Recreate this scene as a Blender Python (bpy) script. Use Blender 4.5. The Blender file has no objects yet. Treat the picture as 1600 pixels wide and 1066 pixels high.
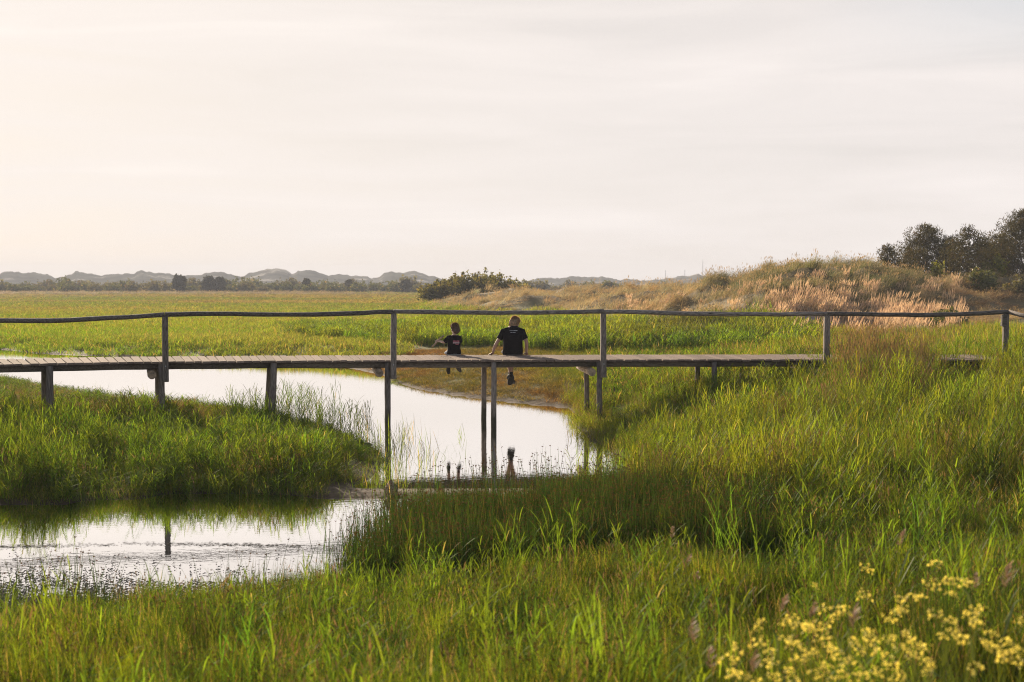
import bpy, bmesh, math, random
import numpy as np
from mathutils import Vector, Matrix, Euler
R = math.radians
rng = np.random.default_rng(7)
random.seed(7)
S = bpy.context.scene
COL = S.collection

# ---------------------------------------------------------------- camera
CAMZ = 3.19
PITCH = math.atan(0.0465)
F = 2000.0
cd = bpy.data.cameras.new('camera')
cam = bpy.data.objects.new('camera', cd)
COL.objects.link(cam)
cam.location = (0, 0, CAMZ)
cam.rotation_euler = (math.pi / 2 - PITCH, 0, 0)
cd.sensor_width = 36
cd.lens = 45
cd.clip_start = 0.1
cd.clip_end = 6000
cd.dof.use_dof = True
cd.dof.focus_distance = 27.5
cd.dof.aperture_fstop = 2.8
S.camera = cam

# ---------------------------------------------------------------- sky and sun
SUN_AZ, SUN_EL = R(-25), R(19)
sun_dir = Vector((math.sin(SUN_AZ) * math.cos(SUN_EL), math.cos(SUN_AZ) * math.cos(SUN_EL), math.sin(SUN_EL)))
W = bpy.data.worlds.new('World')
S.world = W
W.use_nodes = True
nt = W.node_tree
nt.nodes.clear()
def N(t, nt_=None, **kw):
    n = (nt_ or nt).nodes.new(t)
    for k, v in kw.items():
        setattr(n, k, v)
    return n
def L(a, b, nt_=None):
    (nt_ or nt).links.new(a, b)
wout = N('ShaderNodeOutputWorld')
bg = N('ShaderNodeBackground')
sky = N('ShaderNodeTexSky', sky_type='NISHITA', sun_disc=False)
sky.sun_elevation = SUN_EL
sky.sun_rotation = SUN_AZ
sky.air_density = 1.0
sky.dust_density = 1.0
sky.ozone_density = 1.0
tc = N('ShaderNodeTexCoord')
# high thin cloud veil, brighter around the hidden sun
dot = N('ShaderNodeVectorMath', operation='DOT_PRODUCT')
L(tc.outputs['Generated'], dot.inputs[0])
dot.inputs[1].default_value = sun_dir
mx = N('ShaderNodeMath', operation='MAXIMUM'); mx.inputs[1].default_value = 0
L(dot.outputs['Value'], mx.inputs[0])
pw = N('ShaderNodeMath', operation='POWER'); pw.inputs[1].default_value = 7.0
L(mx.outputs[0], pw.inputs[0])
mp = N('ShaderNodeMapping'); mp.inputs['Scale'].default_value = (1.6, 1.6, 14.0)
mp.inputs['Rotation'].default_value = (0, R(6), 0)
L(tc.outputs['Generated'], mp.inputs[0])
nz = N('ShaderNodeTexNoise'); nz.inputs['Scale'].default_value = 2.2; nz.inputs['Detail'].default_value = 5; nz.inputs['Roughness'].default_value = 0.5
nz.inputs['Distortion'].default_value = 0.6
L(mp.outputs[0], nz.inputs['Vector'])
mr = N('ShaderNodeMapRange'); mr.inputs['From Min'].default_value = 0.3; mr.inputs['From Max'].default_value = 0.7
mr.inputs['To Min'].default_value = 0.90; mr.inputs['To Max'].default_value = 1.05
L(nz.outputs['Fac'], mr.inputs[0])
veil = N('ShaderNodeMix', data_type='RGBA')
veil.inputs[6].default_value = (7.3, 6.8, 6.6, 1)
veil.inputs[7].default_value = (7.75, 7.1, 6.6, 1)
L(pw.outputs[0], veil.inputs[0])
vm = N('ShaderNodeVectorMath', operation='SCALE')
L(veil.outputs[2], vm.inputs[0]); L(mr.outputs[0], vm.inputs['Scale'])
cov = N('ShaderNodeMapRange'); cov.inputs['From Min'].default_value = 0.25; cov.inputs['From Max'].default_value = 0.6
cov.inputs['To Min'].default_value = 0.95; cov.inputs['To Max'].default_value = 0.99
L(nz.outputs['Fac'], cov.inputs[0])
skm = N('ShaderNodeMix', data_type='RGBA')
sz = N('ShaderNodeSeparateXYZ'); L(tc.outputs['Generated'], sz.inputs[0])
t1 = N('ShaderNodeMapRange'); t1.inputs['From Min'].default_value = 0.15; t1.inputs['From Max'].default_value = 0.26; L(sz.outputs['Z'], t1.inputs[0])
t2 = N('ShaderNodeMapRange'); t2.inputs['From Min'].default_value = 0.80; t2.inputs['From Max'].default_value = 0.66; L(dot.outputs['Value'], t2.inputs[0])
t3 = N('ShaderNodeMath', operation='MULTIPLY'); L(t1.outputs[0], t3.inputs[0]); L(t2.outputs[0], t3.inputs[1])
thin = N('ShaderNodeMapRange'); thin.inputs['To Min'].default_value = 1.0; thin.inputs['To Max'].default_value = 0.15; L(t3.outputs[0], thin.inputs[0])
cv2 = N('ShaderNodeMath', operation='MULTIPLY'); L(cov.outputs[0], cv2.inputs[0]); L(thin.outputs[0], cv2.inputs[1])
L(cv2.outputs[0], skm.inputs[0]); L(sky.outputs[0], skm.inputs[6]); L(vm.outputs[0], skm.inputs[7])
L(skm.outputs[2], bg.inputs['Color'])
bg.inputs['Strength'].default_value = 0.064
L(bg.outputs[0], wout.inputs[0])

sd_ = bpy.data.lights.new('sun', 'SUN')
sun = bpy.data.objects.new('sun', sd_)
COL.objects.link(sun)
sd_.energy = 4.8
sd_.angle = R(0.9)
sd_.color = (1.0, 0.83, 0.62)
sun.rotation_euler = (-sun_dir).to_track_quat('-Z', 'Y').to_euler()

S.view_settings.view_transform = 'Standard'
S.view_settings.look = 'None'
S.view_settings.exposure = 0.96
S.view_settings.gamma = 1.0
S.view_settings.use_curve_mapping = False
S.render.engine = 'CYCLES'
S.cycles.max_bounces = 6
S.cycles.diffuse_bounces = 3
S.cycles.glossy_bounces = 3
S.cycles.transmission_bounces = 4
S.cycles.volume_bounces = 0
S.cycles.transparent_max_bounces = 8
S.cycles.use_denoising = True
S.cycles.denoising_prefilter = 'NONE'
S.cycles.filter_width = 1.05
S.cycles.sample_clamp_indirect = 4.0

# ---------------------------------------------------------------- geometry helpers
cP, sP = math.cos(PITCH), math.sin(PITCH)
def ray(u, v):
    xc, yc = (u - 800) / F, (533 - v) / F
    return np.array([xc, cP + yc * sP, -sP + yc * cP])
def at(u, v, Y):
    d = ray(u, v)
    return Vector(d * (Y / d[1])) + Vector((0, 0, CAMZ))
def onz(u, v, z=0.0):
    d = ray(u, v)
    k = (z - CAMZ) / d[2]
    return Vector((d[0] * k, d[1] * k, z))
def proj(x, y, z):
    dz = z - CAMZ
    fw = y * cP - dz * sP
    up = y * sP + dz * cP
    return 800 + F * x / fw, 533 - F * up / fw

def hsh(ix, iy, s):
    a = (ix.astype(np.int64) * 374761393 + iy.astype(np.int64) * 668265263 + s * 974634777) & 0xffffffff
    a = ((a ^ (a >> 13)) * 1274126177) & 0xffffffff
    a = a ^ (a >> 16)
    return (a & 0xffff) / 65535.0
def vn(x, y, s=0):
    x = np.asarray(x, float); y = np.asarray(y, float)
    ix, iy = np.floor(x), np.floor(y)
    fx, fy = x - ix, y - iy
    fx = fx * fx * (3 - 2 * fx); fy = fy * fy * (3 - 2 * fy)
    a, b = hsh(ix, iy, s), hsh(ix + 1, iy, s)
    c, d = hsh(ix, iy + 1, s), hsh(ix + 1, iy + 1, s)
    return (a * (1 - fx) + b * fx) * (1 - fy) + (c * (1 - fx) + d * fx) * fy
def fbm(x, y, s=0, o=3):
    r, a, t = 0, 1, 0
    for k in range(o):
        r = r + a * vn(x * 2 ** k, y * 2 ** k, s + k); t += a; a *= 0.5
    return r / t
def sst(a, b, x):
    t = np.clip((np.asarray(x, float) - a) / (b - a), 0, 1)
    return t * t * (3 - 2 * t)

# water outlines (on the plane z = 0)
CH = [(-420, 534), (-200, 539), (0, 546), (60, 552.5), (150, 556), (300, 560), (450, 566), (545, 575), (600, 587), (618, 598), (650, 608), (700, 616),
      (760, 624.5), (830, 632), (885, 637), (905, 650), (903, 668), (925, 690), (962, 706), (978, 726), (962, 750), (900, 763), (700, 766),
      (600, 767), (545, 764), (585, 742), (600, 718), (582, 697), (545, 681), (480, 664), (400, 648), (330, 641), (250, 634), (200, 628),
      (140, 618), (60, 605), (0, 592), (-200, 566), (-420, 545)]
PO = [(-330, 792), (0, 787), (100, 786), (200, 780), (280, 772), (400, 774), (560, 779), (690, 780), (760, 784), (715, 797), (660, 814), (605, 842),
      (550, 888), (480, 930), (300, 952), (150, 968), (0, 988), (-200, 1010), (-330, 1000)]
polys = [np.array([onz(u, v)[:2] for u, v in P]) for P in (CH, PO)]
def sdist(x, y):
    """signed distance to the water, positive on land"""
    best = np.full(x.shape, 1e9); inside = np.zeros(x.shape, bool)
    for P in polys:
        ins = np.zeros(x.shape, bool)
        for i in range(len(P)):
            ax, ay = P[i]; bx, by = P[(i + 1) % len(P)]
            ex, ey = bx - ax, by - ay
            t = np.clip(((x - ax) * ex + (y - ay) * ey) / (ex * ex + ey * ey), 0, 1)
            best = np.minimum(best, np.hypot(x - ax - t * ex, y - ay - t * ey))
            if by != ay:
                c = ((ay > y) != (by > y)) & (x < ex * (y - ay) / ey + ax)
                ins ^= c
        inside |= ins
    return np.where(inside, -best, best)

CTRL = np.array([
 (-3,-8,1.4),(4,-8,1.5),(-3,2,1.25),(3,2,1.45),(0,5,1.0),(-4,6,.75),(5,6,1.15),(3,5,1.2),(-5,9,.28),(-2,9,.33),(1,9,.5),(4,9,.85),(8,9,1.15),(-12,9,.3),
 (-4,11.5,.1),(-1,12,.16),(1.5,13,.22),(4,14,.5),(8,14,.95),(1,17,.12),(3,18,.28),(6,19,.6),(10,19,1.0),(1.5,23,.12),(4.4,27.5,.5),
 (6.7,28,1.0),(9.6,28,1.2),(13,28,1.4),(5,23,.42),(8,23,.8),(12,23,1.1),(18,23,1.3),(-8,20,.16),(-5,22,.18),(-12,22,.22),(-2.5,21,.08),(-15,25,.22),(-20,20,.2),
 (-20,65,.2),(0,60,.3),(0,40,.14),(3,36,.2),(5,34,.35),(9,36,1.05),(14,36,1.4),(6,45,.5),(12,48,.9),(18,45,1.5),(24,30,1.6),(28,60,1.8),(-60,60,.3),(-30,45,.2),
 (-60,150,.25),(0,150,.35),(60,150,1.5),(-120,350,.2),(0,350,.25),(120,350,1.0),(0,800,.2),(-400,800,.2),(400,800,.4)], float)
CRU = np.array([560, 640, 700, 800, 900, 1000, 1080, 1140, 1190, 1280, 1350, 1400, 1450, 1520, 1600, 1800, 2400], float)
CRV = np.array([476, 474, 468, 460, 459, 460, 452, 442, 422, 411, 412, 420, 432, 437, 436, 430, 430], float)
CYU = np.array([560, 660, 900, 1050, 1190, 1600, 2400], float)
CYV = np.array([130, 128, 108, 86, 72, 86, 90], float)
def height(x, y, water=True):
    x = np.asarray(x, float); y = np.asarray(y, float)
    num = np.zeros(x.shape); den = np.zeros(x.shape)
    for cx, cy, cz in CTRL:
        s = (abs(cy) + 12) * 0.12
        w = 1.0 / (((x - cx) ** 2 + (y - cy) ** 2) + s * s) ** 1.5
        num += w * cz; den += w
    b = num / den
    ang = 800 + F * x / np.maximum(y, 1.0)
    ff = sst(60, 110, y) * (1 - sst(900, 1100, ang) * (1 - sst(150, 250, y)))
    b = b * (1 - ff) + 0.18 * ff
    b = b + (fbm(x * 0.6, y * 0.6, 3) - 0.5) * 0.12
    yc = np.interp(ang, CYU, CYV)
    crest = CAMZ + (440 - np.interp(ang, CRU, CRV)) / F * yc
    t = sst(-24, 0, y - yc) * (1 - 0.75 * sst(8, 60, y - yc))
    bump = (fbm(x * 0.16, y * 0.16, 11) - 0.5) * 1.5 + (vn(x * 0.42, y * 0.42, 5) - 0.5) * 1.1 + (vn(x * 0.9, y * 0.9, 6) - 0.5) * 0.45
    d = (crest - 0.4) * t + bump * t * sst(600, 760, ang)
    d = d * sst(590, 720, ang) * (y > 30)
    # sandy scarp low on the face of the dune
    b = np.maximum(b, 0) + 0 * d
    h = np.maximum(b, d) * 0.75 + 0.25 * (b + np.maximum(d - b, 0))
    if water:
        sd = sdist(x, y)
        k = sst(0, 3.0 + 0.02 * y, sd)
        land = 0.035 + np.minimum(sd * 0.03, 0.08) + (h - 0.1) * k
        h = np.where(sd > 0, np.maximum(land, 0.02), np.maximum(sd * 0.35, -0.5))
    return h

class MB:
    def __init__(s):
        s.v, s.f = [], []
    def add(s, vs, fs):
        o = len(s.v)
        s.v += [tuple(p) for p in vs]
        s.f += [tuple(i + o for i in f) for f in fs]
    def box(s, c, ax, ay, az):
        c, ax, ay, az = map(Vector, (c, ax, ay, az))
        vs = [c + i * ax + j * ay + k * az for i in (-1, 1) for j in (-1, 1) for k in (-1, 1)]
        s.add(vs, [(0, 1, 3, 2), (4, 6, 7, 5), (0, 4, 5, 1), (2, 3, 7, 6), (0, 2, 6, 4), (1, 5, 7, 3)])
    def tube(s, pts, rad, seg=8, ry=None, up=(0, 0, 1), jit=0.0):
        pts = [Vector(p) for p in pts]
        n = len(pts)
        rad = [rad] * n if not hasattr(rad, '__len__') else rad
        vs = []
        for i, p in enumerate(pts):
            t = (pts[min(i + 1, n - 1)] - pts[max(i - 1, 0)]).normalized()
            u = Vector(up)
            if abs(t.dot(u)) > 0.95: u = Vector((0, 1, 0))
            a = t.cross(u).normalized(); b = a.cross(t).normalized()
            for k in range(seg):
                q = 2 * math.pi * (k + 0.5) / seg
                r = rad[i] * (1 + jit * random.uniform(-1, 1))
                vs.append(p + a * (math.cos(q) * r) + b * (math.sin(q) * (r if ry is None else r * ry)))
        fs = []
        for i in range(n - 1):
            for k in range(seg):
                k2 = (k + 1) % seg
                fs.append((i * seg + k, i * seg + k2, (i + 1) * seg + k2, (i + 1) * seg + k))
        fs.append(tuple(range(seg))[::-1]); fs.append(tuple(range((n - 1) * seg, n * seg)))
        s.add(vs, fs)
    def ell(s, c, r, M=None, seg=14, rings=9):
        c = Vector(c); vs = []; fs = []
        for i in range(1, rings):
            th = math.pi * i / rings
            for k in range(seg):
                ph = 2 * math.pi * k / seg
                p = Vector((r[0] * math.sin(th) * math.cos(ph), r[1] * math.sin(th) * math.sin(ph), r[2] * math.cos(th)))
                vs.append((M @ p if M else p) + c)
        top = Vector((0, 0, r[2])); vs.append((M @ top if M else top) + c); vs.append((M @ -top if M else -top) + c)
        for i in range(rings - 2):
            for k in range(seg):
                k2 = (k + 1) % seg
                fs.append((i * seg + k, (i + 1) * seg + k, (i + 1) * seg + k2, i * seg + k2))
        T = len(vs) - 2
        for k in range(seg):
            k2 = (k + 1) % seg
            fs.append((T, k, k2)); fs.append((T + 1, (rings - 2) * seg + k2, (rings - 2) * seg + k))
        s.add(vs, fs)
    def mesh(s, name, mat, smooth=False):
        m = bpy.data.meshes.new(name)
        m.from_pydata(s.v, [], s.f)
        if mat: m.materials.append(mat)
        if smooth: m.polygons.foreach_set('use_smooth', [True] * len(m.polygons))
        m.update()
        return m
    def build(s, name, mat, parent=None, smooth=False):
        return link(name, s.mesh(name, mat, smooth), parent)

def link(name, data, parent=None):
    o = bpy.data.objects.new(name, data)
    COL.objects.link(o)
    if parent: o.parent = parent
    return o
def tag(o, label=None, cat=None, group=None, kind=None):
    if label: o['label'] = label
    if cat: o['category'] = cat
    if group: o['group'] = group
    if kind: o['kind'] = kind
    return o
def empty(name, loc=(0, 0, 0), rz=0):
    o = link(name, None)
    o.location = loc; o.rotation_euler = (0, 0, rz)
    return o
def copy_tree(o, parent=None):
    c = o.copy(); COL.objects.link(c)
    if parent: c.parent = parent
    for ch in [x for x in o.children]:
        copy_tree(ch, c)
    return c

# ---------------------------------------------------------------- materials
def mat(name):
    m = bpy.data.materials.new(name); m.use_nodes = True
    m.node_tree.nodes.clear()
    return m, m.node_tree
def simple(name, col, rough=0.8, noise=0.25, scale=20.0, bump=0.0, stretch=(1, 1, 1), spec=0.3, col2=None):
    m, t = mat(name)
    o = N('ShaderNodeOutputMaterial', t); p = N('ShaderNodeBsdfPrincipled', t)
    c = N('ShaderNodeTexCoord', t); mp_ = N('ShaderNodeMapping', t); mp_.inputs['Scale'].default_value = stretch
    oi = N('ShaderNodeObjectInfo', t)
    nz_ = N('ShaderNodeTexNoise', t); nz_.inputs['Scale'].default_value = scale; nz_.inputs['Detail'].default_value = 5
    L(c.outputs['Object'], mp_.inputs[0], t); L(mp_.outputs[0], nz_.inputs['Vector'], t)
    mx_ = N('ShaderNodeMix', t, data_type='RGBA')
    col2 = col2 or tuple(x * (1 - noise * 1.6) for x in col)
    mx_.inputs[6].default_value = (*col2, 1)
    mx_.inputs[7].default_value = (*[min(1, x * (1 + noise)) for x in col], 1)
    rr = N('ShaderNodeMapRange', t); rr.inputs['From Min'].default_value = 0.3; rr.inputs['From Max'].default_value = 0.7
    L(nz_.outputs['Fac'], rr.inputs[0], t)
    L(rr.outputs[0], mx_.inputs[0], t)
    hv = N('ShaderNodeHueSaturation', t)
    r2 = N('ShaderNodeMapRange', t); r2.inputs['To Min'].default_value = 1 - noise * 0.8; r2.inputs['To Max'].default_value = 1 + noise * 0.8
    L(oi.outputs['Random'], r2.inputs[0], t); L(r2.outputs[0], hv.inputs['Value'], t)
    L(mx_.outputs[2], hv.inputs['Color'], t)
    L(hv.outputs[0], p.inputs['Base Color'], t)
    p.inputs['Roughness'].default_value = rough
    p.inputs['Specular IOR Level'].default_value = spec
    if bump:
        b = N('ShaderNodeBump', t); b.inputs['Strength'].default_value = bump; b.inputs['Distance'].default_value = 0.01
        L(nz_.outputs['Fac'], b.inputs['Height'], t); L(b.outputs[0], p.inputs['Normal'], t)
    L(p.outputs[0], o.inputs[0], t)
    return m

def leafmat(name, head=(0.18, 0.11, 0.07), straw=(0.34, 0.25, 0.12), strawf=0.1, transl=0.45, tr=(1.6, 1.35, 0.55), gloss=0.035, vary=0.35, base=None):
    """plants: colour from the instance attribute 'tint' (or base), blade variation from 'bv', seed heads from 'bk'"""
    m, t = mat(name)
    o = N('ShaderNodeOutputMaterial', t)
    if base is None:
        ti = N('ShaderNodeAttribute', t, attribute_name='tint', attribute_type='INSTANCER').outputs['Color']
    else:
        rg = N('ShaderNodeRGB', t); rg.outputs[0].default_value = (*base, 1); ti = rg.outputs[0]
    bv = N('ShaderNodeAttribute', t, attribute_name='bv').outputs['Fac']
    bk = N('ShaderNodeAttribute', t, attribute_name='bk').outputs['Fac']
    mr_ = N('ShaderNodeMapRange', t); mr_.inputs['To Min'].default_value = 1 - vary; mr_.inputs['To Max'].default_value = 1 + vary
    L(bv, mr_.inputs[0], t)
    sc = N('ShaderNodeVectorMath', t, operation='SCALE'); L(ti, sc.inputs[0], t); L(mr_.outputs[0], sc.inputs['Scale'], t)
    # dead blades
    fr = N('ShaderNodeMath', t, operation='MULTIPLY'); fr.inputs[1].default_value = 7.13; L(bv, fr.inputs[0], t)
    fr2 = N('ShaderNodeMath', t, operation='FRACT'); L(fr.outputs[0], fr2.inputs[0], t)
    lt = N('ShaderNodeMath', t, operation='LESS_THAN'); lt.inputs[1].default_value = strawf; L(fr2.outputs[0], lt.inputs[0], t)
    m1 = N('ShaderNodeMix', t, data_type='RGBA'); m1.inputs[7].default_value = (*straw, 1)
    L(lt.outputs[0], m1.inputs[0], t); L(sc.outputs[0], m1.inputs[6], t)
    m2 = N('ShaderNodeMix', t, data_type='RGBA'); m2.inputs[7].default_value = (*head, 1)
    L(bk, m2.inputs[0], t); L(m1.outputs[2], m2.inputs[6], t)
    di = N('ShaderNodeBsdfDiffuse', t); L(m2.outputs[2], di.inputs[0], t)
    tm = N('ShaderNodeVectorMath', t, operation='MULTIPLY'); tm.inputs[1].default_value = tr; L(m2.outputs[2], tm.inputs[0], t)
    tl = N('ShaderNodeBsdfTranslucent', t); L(tm.outputs[0], tl.inputs[0], t)
    ms = N('ShaderNodeMixShader', t); ms.inputs[0].default_value = transl; L(di.outputs[0], ms.inputs[1], t); L(tl.outputs[0], ms.inputs[2], t)
    gl = N('ShaderNodeBsdfGlossy', t); gl.inputs['Roughness'].default_value = 0.5
    ms2 = N('ShaderNodeMixShader', t); ms2.inputs[0].default_value = gloss; L(ms.outputs[0], ms2.inputs[1], t); L(gl.outputs[0], ms2.inputs[2], t)
    L(ms2.outputs[0], o.inputs[0], t)
    return m

M_plank = simple('weathered_plank', (0.23, 0.172, 0.138), 0.92, 0.3, 9, 0.6, (14, 1.2, 6), spec=0.12)
M_beam = simple('weathered_beam', (0.155, 0.125, 0.10), 0.85, 0.35, 8, 0.7, (1, 9, 9))
M_post = simple('weathered_post', (0.21, 0.175, 0.15), 0.85, 0.5, 11, 0.8, (8, 8, 0.8))
M_pile = simple('weathered_pile', (0.21, 0.175, 0.15), 0.85, 0.4, 9, 0.9, (8, 8, 0.8))
def stain(m):
    t = m.node_tree
    p = [n for n in t.nodes if n.type == 'BSDF_PRINCIPLED'][0]
    src = p.inputs['Base Color'].links[0].from_socket
    c = N('ShaderNodeTexCoord', t); sx = N('ShaderNodeSeparateXYZ', t); L(c.outputs['Object'], sx.inputs[0], t)
    nz_ = N('ShaderNodeTexNoise', t); nz_.inputs['Scale'].default_value = 7; nz_.inputs['Detail'].default_value = 4; L(c.outputs['Object'], nz_.inputs['Vector'], t)
    ad_ = N('ShaderNodeMath', t, operation='MULTIPLY_ADD'); ad_.inputs[1].default_value = 0.5; L(nz_.outputs['Fac'], ad_.inputs[0], t); L(sx.outputs['Z'], ad_.inputs[2], t)
    mr_ = N('ShaderNodeMapRange', t); mr_.inputs['From Min'].default_value = 0.75; mr_.inputs['From Max'].default_value = 0.45; L(ad_.outputs[0], mr_.inputs[0], t)
    mx_ = N('ShaderNodeMix', t, data_type='RGBA'); mx_.inputs[7].default_value = (0.055, 0.05, 0.032, 1)
    L(mr_.outputs[0], mx_.inputs[0], t); L(src, mx_.inputs[6], t); L(mx_.outputs[2], p.inputs['Base Color'], t)
stain(M_pile)
M_rail = simple('weathered_rail', (0.20, 0.17, 0.15), 0.85, 0.5, 9, 0.8, (0.8, 8, 8))
M_logend = simple('cut_log', (0.30, 0.22, 0.15), 0.9, 0.4, 14, 0.5)
M_bark = simple('bark', (0.09, 0.065, 0.05), 0.95, 0.4, 12, 0.6)
M_metal = simple('galvanised_metal', (0.36, 0.36, 0.37), 0.5, 0.1, 20)

# ---------------------------------------------------------------- ground
def ground():
    nr, nc = 430, 330
    g = np.linspace(0, 1, nr)
    Y = -15 + 15 * (np.exp(g * math.log(1500 / 15.0)) - 1) * 1.0
    T = np.linspace(-1, 1, nc); T = T * (0.55 + 0.45 * np.abs(T))
    Yg, Tg = np.meshgrid(Y, T, indexing='ij')
    X = Tg * (Yg + 32) * 0.95
    Z = height(X.ravel(), Yg.ravel())
    V = np.stack([X.ravel(), Yg.ravel(), Z], 1)
    i = np.arange((nr - 1) * (nc - 1)); r, c = i // (nc - 1), i % (nc - 1)
    a = r * nc + c
    Fc = np.stack([a, a + 1, a + nc + 1, a + nc], 1)
    m = bpy.data.meshes.new('ground')
    m.vertices.add(len(V)); m.vertices.foreach_set('co', V.ravel())
    m.loops.add(Fc.size); m.loops.foreach_set('vertex_index', Fc.ravel())
    m.polygons.add(len(Fc)); m.polygons.foreach_set('loop_start', np.arange(0, Fc.size, 4)); m.polygons.foreach_set('loop_total', np.full(len(Fc), 4))
    m.polygons.foreach_set('use_smooth', np.ones(len(Fc), bool))
    m.update()
    # soil kinds: 0 mud at the shore, sand on the dune, turf elsewhere
    sd = sdist(V[:, 0], V[:, 1])
    u, v = proj(V[:, 0], V[:, 1] + 1e-6, V[:, 2])
    mud = (1 - sst(0.1, np.where(V[:, 1] > 50, 0.8, 1.6), sd))
    dune = sst(0.9, 1.6, V[:, 2]) * (V[:, 1] > 44) * sst(640, 760, 800 + F * V[:, 0] / np.maximum(V[:, 1], 1))
    scarp = sst(1228, 1262, u) * (1 - sst(1440, 1480, u)) * sst(46, 50, V[:, 1]) * (1 - sst(60, 63, V[:, 1]))
    for nme, arr in (('mud', mud), ('dune', dune), ('scarp', scarp)):
        at_ = m.attributes.new(nme, 'FLOAT', 'POINT'); at_.data.foreach_set('value', arr.astype(np.float32))
    mt, t = mat('ground_soil')
    o = N('ShaderNodeOutputMaterial', t); p = N('ShaderNodeBsdfPrincipled', t)
    c_ = N('ShaderNodeTexCoord', t)
    n1 = N('ShaderNodeTexNoise', t); n1.inputs['Scale'].default_value = 0.35; n1.inputs['Detail'].default_value = 8
    n2 = N('ShaderNodeTexNoise', t); n2.inputs['Scale'].default_value = 6; n2.inputs['Detail'].default_value = 8
    for n in (n1, n2): L(c_.outputs['Object'], n.inputs['Vector'], t)
    x1 = N('ShaderNodeMix', t, data_type='RGBA'); x1.inputs[6].default_value = (0.13, 0.11, 0.05, 1); x1.inputs[7].default_value = (0.10, 0.12, 0.03, 1)
    L(n1.outputs['Fac'], x1.inputs[0], t)
    xm = N('ShaderNodeMix', t, data_type='RGBA'); xm.inputs[6].default_value = (0.045, 0.03, 0.02, 1); xm.inputs[7].default_value = (0.12, 0.082, 0.052, 1)
    L(n2.outputs['Fac'], xm.inputs[0], t)
    def A(nm):
        return N('ShaderNodeAttribute', t, attribute_name=nm).outputs['Fac']
    y1 = N('ShaderNodeMix', t, data_type='RGBA'); L(A('mud'), y1.inputs[0], t); L(x1.outputs[2], y1.inputs[6], t); L(xm.outputs[2], y1.inputs[7], t)
    y2 = N('ShaderNodeMix', t, data_type='RGBA'); y2.inputs[7].default_value = (0.14, 0.11, 0.055, 1); L(A('dune'), y2.inputs[0], t); L(y1.outputs[2], y2.inputs[6], t)
    y3 = N('ShaderNodeMix', t, data_type='RGBA'); y3.inputs[7].default_value = (0.36, 0.30, 0.27, 1); L(A('scarp'), y3.inputs[0], t); L(y2.outputs[2], y3.inputs[6], t)
    L(y3.outputs[2], p.inputs['Base Color'], t)
    p.inputs['Roughness'].default_value = 0.9; p.inputs['Specular IOR Level'].default_value = 0.2
    b = N('ShaderNodeBump', t); b.inputs['Strength'].default_value = 0.6; b.inputs['Distance'].default_value = 0.05
    L(n2.outputs['Fac'], b.inputs['Height'], t); L(b.outputs[0], p.inputs['Normal'], t)
    L(p.outputs[0], o.inputs[0], t)
    m.materials.append(mt)
    return tag(link('ground', m), 'marshy ground with muddy shores rising to the dunes', kind='structure')
ground()

def water():
    m, t = mat('still_water')
    o = N('ShaderNodeOutputMaterial', t)
    c_ = N('ShaderNodeTexCoord', t)
    mp_ = N('ShaderNodeMapping', t); mp_.inputs['Scale'].default_value = (1, 2.2, 1); L(c_.outputs['Object'], mp_.inputs[0], t)
    n1 = N('ShaderNodeTexNoise', t); n1.inputs['Scale'].default_value = 5; n1.inputs['Detail'].default_value = 3; L(mp_.outputs[0], n1.inputs['Vector'], t)
    b = N('ShaderNodeBump', t); b.inputs['Strength'].default_value = 0.035; b.inputs['Distance'].default_value = 0.02
    L(n1.outputs['Fac'], b.inputs['Height'], t)
    gl = N('ShaderNodeBsdfGlossy', t); gl.inputs['Roughness'].default_value = 0.015; gl.inputs['Color'].default_value = (1.0, 0.99, 0.98, 1)
    L(b.outputs[0], gl.inputs['Normal'], t)
    di = N('ShaderNodeBsdfDiffuse', t); di.inputs[0].default_value = (0.06, 0.05, 0.04, 1)
    fr = N('ShaderNodeFresnel', t); fr.inputs['IOR'].default_value = 2.2
    r = N('ShaderNodeMapRange', t); r.inputs['From Min'].default_value = 0.1; r.inputs['From Max'].default_value = 0.42; r.inputs['To Min'].default_value = 0.45; r.inputs['To Max'].default_value = 0.99
    L(fr.outputs[0], r.inputs[0], t)
    ms = N('ShaderNodeMixShader', t); L(r.outputs[0], ms.inputs[0], t); L(di.outputs[0], ms.inputs[1], t); L(gl.outputs[0], ms.inputs[2], t)
    L(ms.outputs[0], o.inputs[0], t)
    w = MB(); w.add([(-60, 8.5, 0), (40, 8.5, 0), (40, 75, 0), (-60, 75, 0)], [(0, 1, 2, 3)])
    tag(w.build('water', m), 'still pale creek and pool mirroring the bright sky', kind='structure')
water()

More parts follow.
